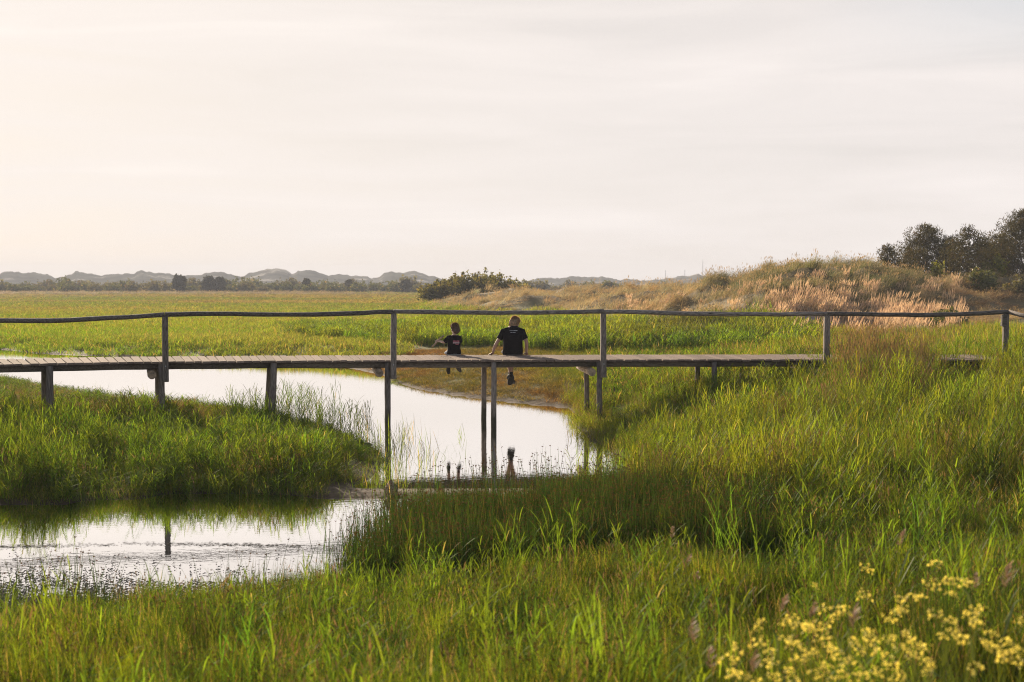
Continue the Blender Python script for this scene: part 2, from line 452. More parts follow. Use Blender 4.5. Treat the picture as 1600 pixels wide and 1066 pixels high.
# ---------------------------------------------------------------- far dune hills
def hills():
    HU = np.array([-900, -500, -300, -120, 0, 40, 75, 88, 105, 122, 160, 200, 222, 260, 310, 328, 360, 385, 400, 415, 425, 440, 456, 466, 480, 495, 510, 540, 570, 590,
                   610, 640, 660, 680, 692, 710, 815, 830, 850, 880, 900, 930, 960, 1000, 1010, 1050, 1095, 1120, 1160, 1250, 1400, 1600, 2000, 2600], float)
    HV = np.array([428, 424, 427, 423, 425, 425, 427, 433, 427, 424, 428, 428, 421, 427, 429, 424, 427, 428, 424, 420, 419.5, 419.5, 425, 421, 420, 421, 428, 429, 432, 430,
                   425, 421.5, 424, 431, 436, 441, 441, 436, 434.5, 433, 431.5, 431, 434.5, 438, 437, 432, 428, 429, 432, 428, 430, 426, 429, 428], float)
    nu, ny = 1100, 40
    U = np.linspace(-900, 2600, nu); YY = np.linspace(760, 1080, ny)
    Ug, Yg = np.meshgrid(U, YY, indexing='ij')
    crest = np.interp(Ug, HU, HV)
    crest = crest + (fbm(Ug * 0.10, Yg * 0.0 + 4, 23, 4) - 0.5) * 8.0
    cz = (440 - crest) / F * 920 + 3.0
    off = (fbm(Ug * 0.012, Yg * 0 + 3, 21) - 0.5) * 80
    q = (Yg - 920 + off * 0.6) / 110
    prof = np.exp(-q * q * 1.6)
    X = (Ug - 800) / F * Yg
    n = fbm(X * 0.05, Yg * 0.035, 31, 4) - 0.5
    Z = cz * prof * (1 + 0.35 * n * sst(0.05, 0.5, 1 - prof)) - 0.6
    Z = np.maximum(Z, -0.8)
    V = np.stack([X.ravel(), Yg.ravel(), Z.ravel()], 1)
    fs = [(i * ny + j, (i + 1) * ny + j, (i + 1) * ny + j + 1, i * ny + j + 1) for i in range(nu - 1) for j in range(ny - 1)]
    m = bpy.data.meshes.new('hills'); m.from_pydata(V.tolist(), [], fs)
    m.polygons.foreach_set('use_smooth', [True] * len(fs)); m.update()
    mt, t = mat('far_dune_cover')
    o = N('ShaderNodeOutputMaterial', t); p = N('ShaderNodeBsdfPrincipled', t); c_ = N('ShaderNodeTexCoord', t)
    n1 = N('ShaderNodeTexNoise', t); n1.inputs['Scale'].default_value = 0.045; n1.inputs['Detail'].default_value = 7; n1.inputs['Roughness'].default_value = 0.65
    L(c_.outputs['Object'], n1.inputs['Vector'], t)
    cr = N('ShaderNodeValToRGB', t); e = cr.color_ramp.elements
    e[0].position = 0.34; e[0].color = (0.05, 0.055, 0.052, 1); e[1].position = 0.52; e[1].color = (0.12, 0.12, 0.105, 1)
    x = e.new(0.58); x.color = (0.14, 0.135, 0.12, 1); x = e.new(0.62); x.color = (0.40, 0.37, 0.33, 1)
    L(n1.outputs['Fac'], cr.inputs[0], t); L(cr.outputs[0], p.inputs['Base Color'], t); p.inputs['Roughness'].default_value = 1
    p.inputs['Specular IOR Level'].default_value = 0.0
    L(p.outputs[0], o.inputs[0], t); m.materials.append(mt)
    tag(link('hills', m), 'hazy blue grey sand dunes along the horizon', kind='structure')
hills()

# ---------------------------------------------------------------- air
def haze():
    m, t = mat('air')
    o = N('ShaderNodeOutputMaterial', t); v = N('ShaderNodeVolumePrincipled', t)
    v.inputs['Color'].default_value = (0.86, 0.90, 1.0, 1)
    v.inputs['Density'].default_value = 0.00046
    v.inputs['Anisotropy'].default_value = 0.0
    L(v.outputs[0], o.inputs['Volume'], t)
    b = MB(); b.box((0, 760, 9.5), (1560, 0, 0), (0, 790, 0), (0, 0, 12.5))
    tag(b.build('haze', m), 'thin summer haze over the marsh and dunes', kind='stuff')
haze()

# ---------------------------------------------------------------- plants: tufts for the ground cover
def blade_arrays():
    return {'v': [], 'f': [], 'bv': [], 'bk': []}
def add_ribbon(A, pts, wid, bv, bk=0.0, side=None):
    """flat tapering ribbon through pts; wid per point"""
    o = len(A['v']); n = len(pts)
    d = pts[-1] - pts[0]
    if side is None:
        a = random.uniform(0, 2 * math.pi)
        side = Vector((math.cos(a), math.sin(a), 0))
    for i in range(n):
        if i == n - 1 and wid[i] == 0:
            A['v'].append(tuple(pts[i]))
        else:
            A['v'].append(tuple(pts[i] - side * wid[i] / 2)); A['v'].append(tuple(pts[i] + side * wid[i] / 2))
    for i in range(n - 1):
        a = o + 2 * i
        if i == n - 2 and wid[-1] == 0:
            A['f'].append((a, a + 1, a + 2))
        else:
            A['f'].append((a, a + 1, a + 3, a + 2))
    k = len(A['v']) - o
    A['bv'] += [bv] * k; A['bk'] += [bk] * k
def blade(A, root, h, w, lean, droop, segs=4, bk=0.0):
    a = random.uniform(0, 2 * math.pi) if not isinstance(lean, tuple) else lean[1]
    ln = lean if not isinstance(lean, tuple) else lean[0]
    dv = Vector((math.cos(a), math.sin(a), 0))
    pts, wd = [], []
    for i in range(segs + 1):
        t = i / segs
        pts.append(root + dv * (h * (ln * t + droop * t * t * t)) + Vector((0, 0, h * (t - droop * 0.45 * t ** 3))))
        wd.append(w * (1 - t ** 2.2) * (0.7 + 0.6 * t) if i < segs else 0)
    b = a + math.pi / 2 + random.uniform(-0.9, 0.9)
    add_ribbon(A, pts, wd, random.random(), bk, Vector((math.cos(b), math.sin(b), 0)))
def seedhead(A, p, d, ln, w, bk=1.0):
    for q in range(2):
        s = Vector((math.cos(q * 1.57 + 0.4), math.sin(q * 1.57 + 0.4), 0))
        add_ribbon(A, [p, p + d * ln * 0.4, p + d * ln * 0.75, p + d * ln], [w * 0.3, w, w * 0.7, 0], random.random(), bk, s)
def rp(r):
    a, q = random.uniform(0, 6.283), math.sqrt(random.random()) * r
    return Vector((q * math.cos(a), q * math.sin(a), -0.02))

def t_blade(n=44, rad=0.2, w=0.0064):
    A = blade_arrays()
    for i in range(n):
        blade(A, rp(rad), random.uniform(0.55, 1.0), w * random.uniform(0.6, 1.3), random.uniform(0.0, 0.24), random.uniform(0.0, 0.4) if random.random() < .4 else 0.03)
    return A
def t_reed(n=8, rad=0.24, w=0.011):
    A = blade_arrays()
    for i in range(n):
        r = rp(rad); h = random.uniform(0.7, 1.0); a0 = random.uniform(0, 6.28); ln = random.uniform(0, 0.1)
        dv = Vector((math.cos(a0), math.sin(a0), 0)) * ln
        top = r + dv * h + Vector((0, 0, h))
        s = Vector((math.cos(a0 + 1.5), math.sin(a0 + 1.5), 0))
        add_ribbon(A, [r, (r + top) / 2, top], [0.007, 0.006, 0.0], random.random(), 0, s)
        k = random.randint(5, 7)
        for j in range(k):
            t = 0.25 + 0.7 * j / (k - 1)
            a = a0 + (math.pi if j % 2 else 0) + random.uniform(-0.5, 0.5)
            d = Vector((math.cos(a), math.sin(a), 0)); q = r + (top - r) * t
            lf = random.uniform(0.22, 0.36); up = random.uniform(0.8, 1.5)
            e1 = d * 0.5 + Vector((0, 0, up)); e1.normalize()
            pts = [q, q + e1 * lf * 0.4, q + e1 * lf * 0.75 + d * lf * 0.08, q + e1 * lf * 0.95 + d * lf * 0.22 - Vector((0, 0, lf * 0.06))]
            b = a + 1.57
            add_ribbon(A, pts, [w * 0.5, w, w * 0.75, 0], random.random(), 0, Vector((math.cos(b), math.sin(b), 0)))
    return A
def t_rush(n=34, rad=0.2, w=0.0065, heads=0.28):
    A = blade_arrays()
    for i in range(n):
        r = rp(rad); h = random.uniform(0.6, 1.0); a = random.uniform(0, 6.28); ln = random.uniform(0.0, 0.2)
        d = Vector((math.cos(a) * ln, math.sin(a) * ln, 1)).normalized()
        pts = [r, r + d * h * 0.5, r + d * h * 0.97 + Vector((d.x, d.y, 0)) * h * 0.05]
        bs = random.uniform(0, 6.28)
        add_ribbon(A, pts, [w, w * 0.9, w * 0.3], random.random(), 0, Vector((math.cos(bs), math.sin(bs), 0)))
        if random.random() < heads:
            q = r + d * h * random.uniform(0.86, 0.95)
            for j in range(3):
                dd = Vector((random.uniform(-1, 1), random.uniform(-1, 1), 0.8)).normalized()
                seedhead(A, q, dd, 0.026, 0.010)
    return A
def t_seed(n=20, rad=0.18, w=0.006, stalks=9, hl=0.11, hw=0.010):
    A = blade_arrays()
    for i in range(n):
        blade(A, rp(rad), random.uniform(0.4, 0.75), w * random.uniform(0.6, 1.3), random.uniform(0.05, 0.3), random.uniform(0, 0.4))
    for i in range(stalks):
        r = rp(rad); h = random.uniform(0.75, 1.0); a = random.uniform(-0.6, 0.9); ln = random.uniform(0.0, 0.16)
        d = Vector((math.cos(a) * ln, math.sin(a) * ln, 1)).normalized()
        add_ribbon(A, [r, r + d * h * 0.5, r + d * h * 0.85], [0.005, 0.004, 0.003], random.random(), 0.4)
        seedhead(A, r + d * h * 0.82, (d + Vector((0.15, 0, 0))).normalized(), hl * random.uniform(0.7, 1.2), hw * random.uniform(0.7, 1.3))
    return A
def t_marram(n=46, rad=0.28, w=0.014):
    A = blade_arrays()
    for i in range(n):
        r = rp(rad); a = random.gauss(0.0, 1.1)
        blade(A, r, random.uniform(0.6, 1.0), w * random.uniform(0.6, 1.2), (random.uniform(0.15, 0.5), a), random.uniform(0.1, 0.55), 4)
    for i in range(3):
        r = rp(rad); d = Vector((random.uniform(0, 0.3), random.uniform(-0.1, 0.1), 1)).normalized()
        add_ribbon(A, [r, r + d * 0.5, r + d * 0.95], [0.006, 0.005, 0.004], random.random(), 0.6)
        seedhead(A, r + d * 0.9, d, 0.2, 0.025)
    return A
def t_plume(n=10, rad=0.25, w=0.012, stalks=16):
    A = blade_arrays()
    for i in range(n):
        blade(A, rp(rad), random.uniform(0.3, 0.6), w, random.uniform(0.1, 0.3), random.uniform(0, 0.4))
    for i in range(stalks):
        r = rp(rad); h = random.uniform(0.7, 1.0); a = random.gauss(0, 0.7); ln = random.uniform(0.05, 0.35)
        d = Vector((math.cos(a) * ln, math.sin(a) * ln, 1)).normalized()
        add_ribbon(A, [r, r + d * h * 0.4, r + d * h * 0.75], [0.008, 0.007, 0.006], random.random(), 0.75)
        seedhead(A, r + d * h * 0.66, (d + Vector((0.12, 0, 0))).normalized(), 0.36 * h, 0.03)
    return A
def t_field(n=44, rad=0.55, w=0.03):
    A = blade_arrays()
    for i in range(n):
        blade(A, rp(rad), random.uniform(0.5, 1.0), w * random.uniform(0.6, 1.3), random.uniform(0.05, 0.35), random.uniform(0, 0.4), 3)
    return A

def arr_mesh(A, name, m):
    me = bpy.data.meshes.new(name)
    me.from_pydata(A['v'], [], A['f'])
    for k in ('bv', 'bk'):
        a = me.attributes.new(k, 'FLOAT', 'POINT'); a.data.foreach_set('value', A[k])
    me.materials.append(m)
    me.update()
    return me
def variants(fn, name, m, count=6, **kw):
    c = bpy.data.collections.new(name + '_kinds')
    for i in range(count):
        c.objects.link(bpy.data.objects.new('%s_%02d' % (name, i), arr_mesh(fn(**kw), name, m)))
    c['n'] = count
    return c

def scatter(name, label, coll, P, H, SP, tint, lean=0.08, kind='stuff'):
    """ground cover nobody could count: one object, tufts instanced on its points"""
    n = len(P)
    me = bpy.data.meshes.new(name)
    me.vertices.add(n); me.vertices.foreach_set('co', np.asarray(P, np.float32).ravel())
    rot = np.zeros((n, 3), np.float32)
    rot[:, 0] = rng.normal(0, lean, n); rot[:, 1] = rng.normal(lean * 0.8, lean, n); rot[:, 2] = rng.uniform(-math.pi, math.pi, n) if 'marram' not in name and 'plume' not in name else rng.normal(0, 0.6, n)
    scl = np.stack([SP, SP, H], 1).astype(np.float32)
    for k, arr in (('rot', rot), ('scl', scl), ('tint', np.asarray(tint, np.float32))):
        a = me.attributes.new(k, 'FLOAT_VECTOR', 'POINT'); a.data.foreach_set('vector', np.ascontiguousarray(arr, np.float32).ravel())
    a = me.attributes.new('vid', 'INT', 'POINT'); a.data.foreach_set('value', rng.integers(0, coll['n'], n).astype(np.int32))
    o = link(name, me)
    g = bpy.data.node_groups.new(name + '_growth', 'GeometryNodeTree')
    g.interface.new_socket('Geometry', in_out='INPUT', socket_type='NodeSocketGeometry')
    g.interface.new_socket('Geometry', in_out='OUTPUT', socket_type='NodeSocketGeometry')
    gi, go = N('NodeGroupInput', g), N('NodeGroupOutput', g)
    ip = N('GeometryNodeInstanceOnPoints', g); ci = N('GeometryNodeCollectionInfo', g)
    ci.inputs['Collection'].default_value = coll; ci.inputs['Separate Children'].default_value = True; ci.inputs['Reset Children'].default_value = True
    def NA(nm, ty):
        x = N('GeometryNodeInputNamedAttribute', g, data_type=ty); x.inputs['Name'].default_value = nm
        return [s for s in x.outputs if s.enabled and s.name == 'Attribute'][0]
    L(gi.outputs[0], ip.inputs['Points'], g); L(ci.outputs[0], ip.inputs['Instance'], g)
    ip.inputs['Pick Instance'].default_value = True
    L(NA('vid', 'INT'), ip.inputs['Instance Index'], g)
    L(NA('rot', 'FLOAT_VECTOR'), ip.inputs['Rotation'], g)
    L(NA('scl', 'FLOAT_VECTOR'), ip.inputs['Scale'], g)
    L(ip.outputs[0], go.inputs[0], g)
    md = o.modifiers.new('growth', 'NODES'); md.node_group = g
    return tag(o, label, kind=kind)

def gen(Y0, Y1, dens, k=0.47, m=2.0):
    """uniform points over the part of the ground the camera can see, with a margin; dens per square metre"""
    area = (k * (Y0 + Y1) + 2 * m) * (Y1 - Y0)
    n = int(area * dens)
    w0, w1 = k * Y0 + m, k * Y1 + m
    t = rng.random(n)
    w = np.sqrt(w0 * w0 + t * (w1 * w1 - w0 * w0))
    y = Y0 + (w - w0) / (w1 - w0) * (Y1 - Y0)
    x = rng.uniform(-1, 1, n) * w
    return x, y
def tints(base, n, var=0.25, hue=0.12):
    b = np.asarray(base, float)
    b = np.tile(b, (n, 1)) if b.ndim == 1 else b
    v = 1 + rng.normal(0, var, (n, 1)).clip(-2 * var, 2 * var)
    h = rng.normal(0, hue, (n, 1))
    r = b * v
    r[:, 0:1] *= 1 + h; r[:, 2:3] *= 1 - h * 0.5
    return np.clip(r, 0.003, 0.9)
def mixc(a, b, t):
    t = np.asarray(t)[:, None]
    return np.asarray(a) * (1 - t) + np.asarray(b) * t

LG = leafmat('green_blades', head=(0.2, 0.13, 0.08), strawf=0.085, transl=0.6, gloss=0.012)
LR = leafmat('reed_leaves', strawf=0.025, straw=(0.3, 0.26, 0.12), transl=0.58, gloss=0.014)
LJ = leafmat('rush_stems', head=(0.11, 0.065, 0.04), strawf=0.05, straw=(0.16, 0.12, 0.05), transl=0.3, gloss=0.012)
LS = leafmat('seeding_grass', head=(0.22, 0.155, 0.105), strawf=0.2, straw=(0.3, 0.22, 0.12), transl=0.4)
LM = leafmat('marram_blades', head=(0.4, 0.29, 0.16), strawf=0.25, straw=(0.46, 0.36, 0.21), transl=0.42, tr=(1.3, 1.2, 0.9))
LP = leafmat('plume_stalks', vary=0.4, head=(0.60, 0.475, 0.355), strawf=0.3, straw=(0.4, 0.27, 0.16), transl=0.45, tr=(1.3, 1.1, 0.8))

K_blade = variants(t_blade, 'blade_tuft', LG, 7)
K_fine = variants(t_blade, 'fine_tuft', LG, 6, n=52, rad=0.25, w=0.0056)
K_reed = variants(t_reed, 'reed_tuft', LR, 7)
K_rush = variants(t_rush, 'rush_tuft', LJ, 6)
K_seed = variants(t_seed, 'seed_tuft', LS, 6)
K_marram = variants(t_marram, 'marram_tuft', LM, 6)
K_plume = variants(t_plume, 'plume_tuft', LP, 5)
K_field = variants(t_field, 'field_tuft', LG, 6)
K_freed = variants(t_reed, 'far_reed_tuft', LR, 6, n=26, rad=0.6, w=0.022)

GREEN = (0.100, 0.160, 0.017); YEL = (0.136, 0.176, 0.020); DARK = (0.028, 0.052, 0.010); BROWN = (0.15, 0.105, 0.055); STRAW = (0.30, 0.22, 0.12); RUSH = (0.036, 0.068, 0.016)

def stack(x, y, h, dz=-0.02):
    return np.stack([x, y, h + dz], 1)

def plants():
    # ---------------- near grass, on the photographer's bank
    x, y = gen(2.6, 13.2, 95, 0.47, 4.5)
    sd = sdist(x, y); h = height(x, y)
    u, v = proj(x, y, h)
    cl = vn(x * 2.6, y * 2.0, 43)
    k = (sd > -0.12) & (rng.random(len(x)) < 0.35 + 0.9 * sst(0.25, 0.55, cl))
    x, y, h, sd, u, v, cl = [q[k] for q in (x, y, h, sd, u, v, cl)]
    n = len(x)
    pat = fbm(x * 0.9, y * 0.9, 41)
    r = rng.random(n)
    hh = (0.25 + 0.28 * rng.random(n)) * (0.75 + 0.5 * pat)
    hh *= 1 - 0.35 * sst(1050, 1250, u) * sst(7.5, 6.0, y)
    hh *= (0.7 + 0.55 * cl) * (1 - 0.3 * sst(9.5, 11.5, y))
    col = mixc(GREEN, YEL, sst(0.4, 0.65, pat + rng.normal(0, 0.08, n)))
    a = (r < 0.56) | ((r >= 0.885) & ~((r >= 0.93) & ((x > -2.5) | (r > 0.955))))
    scatter('grass', 'bright green grass along the near bank', K_blade, stack(x[a], y[a], h[a]), hh[a], 0.55 + 0.3 * rng.random(a.sum()), tints(col[a], a.sum()))
    b = (r >= 0.56) & (r < 0.80)
    scatter('rushes', 'thin dark rush stems mixed into the near grass', K_rush, stack(x[b], y[b], h[b]), hh[b] * 1.12, 0.6 + 0.3 * rng.random(b.sum()), tints(np.array(RUSH) * 1.3, b.sum()))
    c = (r >= 0.80) & (r < 0.885)
    scatter('seeding_grass', 'brownish seed heads of grass on the near bank', K_seed, stack(x[c], y[c], h[c]), hh[c] * 1.15, 0.6 + 0.3 * rng.random(c.sum()), tints(mixc(GREEN, BROWN, np.full(c.sum(), .4)), c.sum()))
    d = (r >= 0.93) & ((x > -2.5) | (r > 0.955))
    scatter('reeds', 'broad leaved young reeds standing in the near grass', K_reed, stack(x[d], y[d], h[d]), hh[d] * 1.22 + 0.04, 0.55 + 0.3 * rng.random(d.sum()), tints(np.array(GREEN) * 1.15, d.sum()))

    # ---------------- tall dark rush bed in the middle
    x, y = gen(11.6, 18.6, 42)
    sd = sdist(x, y); h = height(x, y)
    ua = 800 + F * x / y
    edge = (fbm(x * 0.8, y * 0.8, 51) - 0.5) * 2.0
    k = (ua > np.where(sd > 0, 560, 625) + edge * 50 + 12 * (y - 13)) & (rng.random(len(x)) < 1 - sst(1020, 1420, ua + edge * 120)) & (y > 12.0 + edge * 0.6) & (y < 16.6 + edge) & (sd > -0.9) & (rng.random(len(x)) < 0.35 + 0.65 * sst(-0.8, 0.2, sd))
    k &= (sd > -0.05) | (rng.random(len(x)) < 0.12 + 0.88 * sst(500, 680, ua))
    x, y, h, ua, sd = [q[k] for q in (x, y, h, ua, sd)]
    n = len(x); h = np.maximum(h, -0.25)
    hh = (0.72 + 0.22 * rng.random(n)) * (1 - 0.42 * sst(14.5, 17.5, y)) * (1 - 0.2 * sst(1150, 1290, ua)) * 0.84
    scatter('rush_bed', 'tall dark green rush bed with brown seed heads beside the pool', K_rush, stack(x, y, h), hh, 0.8 + 0.35 * rng.random(n), tints(RUSH, n, 0.3), lean=0.06)
    x, y = gen(15.2, 18.6, 12)
    ua = 800 + F * x / y; sd = sdist(x, y)
    k = (ua > 520) & (ua < 1130) & (sd > -0.8) & (y > 15.2) & (rng.random(len(x)) < sst(510, 640, ua) * (1 - 0.6 * sst(950, 1130, ua)))
    x, y = x[k], y[k]; n = len(x)
    scatter('rush_fringe', 'thin rush stems with brown seed heads against the bright creek', variants(t_rush, 'seeding_rush', LJ, 5, n=7, rad=0.2, w=0.006, heads=1.0), stack(x, y, np.maximum(height(x, y), -.1)), 0.5 + 0.42 * rng.random(n) ** 1.5, 1.0 + 0.3 * rng.random(n), tints(np.array(RUSH) * 1.2, n), lean=0.09)
    x, y = gen(10.8, 12.6, 0.9)
    k = (sdist(x, y) > 0.0) & (x > -1.6) & (x < 4)
    x, y = x[k], y[k]; n = len(x)
    scatter('tall_reeds', 'pale green reed blades rising in front of the dark rushes', K_reed, stack(x, y, height(x, y)), 0.6 + 0.25 * rng.random(n), 0.6 + 0.3 * rng.random(n), tints(np.array(GREEN) * 1.2, n))
    # sparse stems standing in the pool
    x, y = gen(11.4, 16.5, 13)
    u, v = proj(x, y, 0 * x); sd = sdist(x, y)
    k = (sd < 0) & (((u > 425) & (rng.random(len(x)) < sst(425, 640, u) * 0.8)) | ((v > 905) & (rng.random(len(x)) < .8 * sst(900, 950, v))))
    x, y = x[k], y[k]; n = len(x)
    scatter('pool_rushes', 'sparse rush stems standing in the near pool', variants(t_rush, 'sparse_rush', LJ, 5, n=8, rad=0.22, w=0.0065, heads=0.7), np.stack([x, y, np.full(n, -0.12)], 1), 0.55 + 0.3 * rng.random(n), 0.9 + 0.3 * rng.random(n), tints(RUSH, n))

    # ---------------- meadow on the right bank between the rushes and the bridge
    x, y = gen(12.5, 34, 52, 0.50, 4.5)
    sd = sdist(x, y); h = height(x, y); ua = 800 + F * x / y
    k = (sd > -0.05) & (ua > 890) & (rng.random(len(x)) < 0.5 + 0.5 * sst(0, 1, sd))
    k &= rng.random(len(x)) < np.where(y < 17.5, sst(900, 1350, ua), 1.0)
    k &= (rng.random(len(x)) < 0.25) | ~((ua < 1015) & (y < 21.5))
    k &= rng.random(len(x)) < (1.2 - 0.4 * sst(18, 34, y)) * (0.35 + 0.9 * sst(0.25, 0.55, vn(x * 2.0, y * 1.5, 63)))
    x, y, h, sd, ua = [q[k] for q in (x, y, h, sd, ua)]
    n = len(x); pat = fbm(x * 0.55, y * 0.4, 61); p2 = fbm(x * 0.3 + 9, y * 0.22, 71)
    cl = vn(x * 2.0, y * 1.5, 63); hh = (0.36 + 0.22 * rng.random(n)) * (0.6 + 0.8 * pat) * (0.6 + 0.75 * cl)
    straw = sst(0.55, 0.68, p2) * 0.8
    tall = sst(1296, 1320, ua) * (1 - sst(1440, 1475, ua)) * sst(24.5, 26.5, y) * (1 - sst(28.0, 28.6, y))
    st2 = np.maximum(np.exp(-((ua - 1375) / 75) ** 2 - ((y - 27) / 3.5) ** 2), tall)
    col = mixc(GREEN, YEL, sst(0.35, 0.7, pat))
    col = mixc(col, DARK, sst(0.52, 0.3, p2) * 0.7 if False else sst(0.5, 0.62, 1 - p2) * 0.75)
    under = (y > 24) & (ua > 940) & (ua < 1300)
    hh = hh * (1 - 0.26 * np.exp(-((ua - 1518) / 55) ** 4) * sst(21, 25, y) * (y < 29))
    hh = hh * (1 - 0.5 * (1 - sst(960, 1030, ua)) * (y > 19))
    hh = np.where(under, hh * (0.55 + 0.25 * sst(1050, 1280, ua)), hh)
    r = rng.random(n)
    sd_k = r < (0.10 + 0.25 * straw + 0.5 * st2 + 0.3 * tall)
    scatter('meadow_seed_grass', 'tan seed heads of meadow grass on the right bank', K_seed, stack(x[sd_k], y[sd_k], h[sd_k]), hh[sd_k] * 1.3 + 0.2 * st2[sd_k] + (0.2 + 0.38 * rng.random(sd_k.sum())) * tall[sd_k], 0.8 + 0.4 * rng.random(sd_k.sum()), tints(mixc(col[sd_k], BROWN, .35 + .4 * straw[sd_k]), sd_k.sum()))
    q = ~sd_k & (r < 0.80)
    scatter('meadow_grass', 'sunlit green meadow grass on the right bank', K_fine, stack(x[q], y[q], h[q]), hh[q], 0.9 + 0.4 * rng.random(q.sum()), tints(col[q], q.sum()))
    q = ~sd_k & (r >= 0.80)
    scatter('meadow_reeds', 'young reeds scattered through the right bank meadow', K_reed, stack(x[q], y[q], h[q]), hh[q] * 1.35 + 0.06, 0.8 + 0.3 * rng.random(q.sum()), tints(col[q] * 1.1, q.sum()))

    # ---------------- island on the left
    x, y = gen(16.5, 42, 62, 0.47, 2)
    sd = sdist(x, y); h = height(x, y); u, v = proj(x, y, h)
    k = (x < -1.0) & (y > 17.6) & (sd > -0.25) & (v > 588) & (v < 800) & (u < 640)
    k &= ~((u > 500) & (v > 757))
    k &= rng.random(len(x)) < (1 - 0.65 * sst(500, 600, u)) * sst(-0.3, 0.3, sd) * (0.35 + 0.9 * sst(0.25, 0.55, vn(x * 2.2, y * 1.6, 83)))
    x, y, h, sd, u, v = [q[k] for q in (x, y, h, sd, u, v)]
    n = len(x); pat = fbm(x * 0.5, y * 0.5, 81)
    back = sst(22, 28, y + (pat - 0.5) * 6) * (1 - sst(330, 480, u))
    hh = (0.36 + 0.22 * rng.random(n)) * (0.7 + 0.6 * pat) * (0.62 + 0.7 * vn(x * 2.2, y * 1.6, 83)) * (1 - 0.55 * sst(25, 31, y)) * (1 - 0.15 * back) * 0.84 * (1 - 0.5 * sst(330, 480, u) * sst(735, 690, v)) * (1 - 0.4 * sst(520, 600, u))
    hh *= 0.45 + 0.55 * sst(0.0, 1.2, sd)
    col = mixc(mixc(np.array(GREEN) * 1.25, np.array(YEL) * 1.1, sst(.4, .65, pat)), (0.19, 0.13, 0.06), back * 0.95)
    r = rng.random(n)
    a = r < 0.16 + 0.42 * back
    scatter('island_seed_grass', 'brown seeding grass at the back of the left island', K_seed, stack(x[a], y[a], h[a]), hh[a] * 1.25, 0.8 + 0.4 * rng.random(a.sum()), tints(mixc(col[a], BROWN, np.full(a.sum(), .35)), a.sum()))
    b = ~a & (r < 0.82 - 0.14 * (y < 25))
    scatter('island_grass', 'green grass covering the left island', K_blade, stack(x[b], y[b], h[b]), hh[b] * 1.05, 0.85 + 0.4 * rng.random(b.sum()), tints(col[b], b.sum()))
    c = ~a & ~b
    scatter('island_reeds', 'leafy reeds on the left island', K_reed, stack(x[c], y[c], h[c]), hh[c] * 1.3 + 0.06, 0.8 + 0.3 * rng.random(c.sum()), tints(np.array(GREEN) * 1.15, c.sum()))
    # tall reeds at the island's tip and stems in the creek
    x, y = gen(18.5, 34, 16)
    u, v = proj(x, y, 0 * x); sd = sdist(x, y)
    k = (sd > -0.9) & (((u > 365) & (u < 575) & (v > 640) & (v < 705) & (rng.random(len(x)) < .16)))
    x, y = x[k], y[k]; n = len(x)
    scatter('creek_reeds', 'tall leafy reeds with drooping tops at the island edge', K_reed, np.stack([x, y, np.full(n, -0.02)], 1), 0.62 + 0.36 * rng.random(n), 0.75 + 0.3 * rng.random(n), tints(mixc(GREEN, DARK, np.full(n, .45)), n))
    x, y = gen(18.5, 36, 14)
    u, v = proj(x, y, 0 * x); sd = sdist(x, y)
    dens = 0.5 * np.exp(-((u - 620) / 60) ** 2 - ((v - 715) / 36) ** 2) + np.exp(-((u - 935) / 40) ** 2 - ((v - 715) / 35) ** 2) * 0.3 + 0.28 * np.exp(-(sd / 0.5) ** 2) * (v > 590) * (u < 640) + 0.5 * np.exp(-((u - 585) / 30) ** 2 - ((v - 725) / 25) ** 2)
    k = (sd < 0.1) & (rng.random(len(x)) < dens)
    x, y = x[k], y[k]; n = len(x)
    scatter('emergent_grass', 'sparse grass stems standing in the creek', variants(t_blade, 'stem_tuft', LG, 5, n=6, rad=0.2, w=0.009), np.stack([x, y, np.full(n, -0.08)], 1), 0.35 + 0.35 * rng.random(n), 0.9 + 0.3 * rng.random(n), tints(mixc(GREEN, BROWN, np.full(n, .12)), n))

    # ---------------- brown grazed flat beyond the bridge
    x, y = gen(31, 54, 42)
    sd = sdist(x, y); ua = 800 + F * x / y
    k = (sd > 0.25) & (ua > 420) & (ua < 960) & (y < 50)
    x, y, sd, ua = [q[k] for q in (x, y, sd, ua)]
    h = height(x, y); n = len(x); pat = fbm(x * 0.7, y * 0.4, 91)
    g = sst(760, 930, ua) * sst(0.5, 3, sd)
    col = mixc(mixc((0.165, 0.10, 0.05), (0.12, 0.11, 0.028), sst(.4, .65, pat)), GREEN, g * 0.8)
    scatter('short_turf', 'short brown and olive turf on the flat under the bridge', K_fine, stack(x, y, h), 0.06 + 0.08 * rng.random(n) + 0.11 * g * rng.random(n), 0.8 + 0.4 * rng.random(n), tints(col, n), lean=0.15)
    # ---------------- reed belt beyond the bridge
    x, y = gen(44, 80, 6, 0.5, 3)
    k = rng.random(len(x)) < 1 - 0.7 * sst(60, 80, y); x, y = x[k], y[k]
    sd = sdist(x, y); ua = 800 + F * x / y; h = height(x, y)
    edge = (fbm(x * 0.25, y * 0.25, 95) - 0.5) * 22
    k = (sd > 0.4) & (ua > 470 + edge * 8) & (y > np.interp(ua, [470, 600, 800, 940, 1100, 1300], [62, 53, 50, 47, 43, 38]) + edge * 0.3) & (h < 1.7)
    k &= (y < np.interp(ua, [470, 900, 1000, 1300], [80, 80, 64, 56]) + edge * 0.3)
    k &= rng.random(len(x)) < 1 - sst(1120, 1330, ua)
    x, y, h, ua = [q[k] for q in (x, y, h, ua)]
    n = len(x); pat = fbm(x * 0.3, y * 0.2, 97)
    dk = np.exp(-((ua - 1090) / 100) ** 2) * sst(.35, .6, pat)
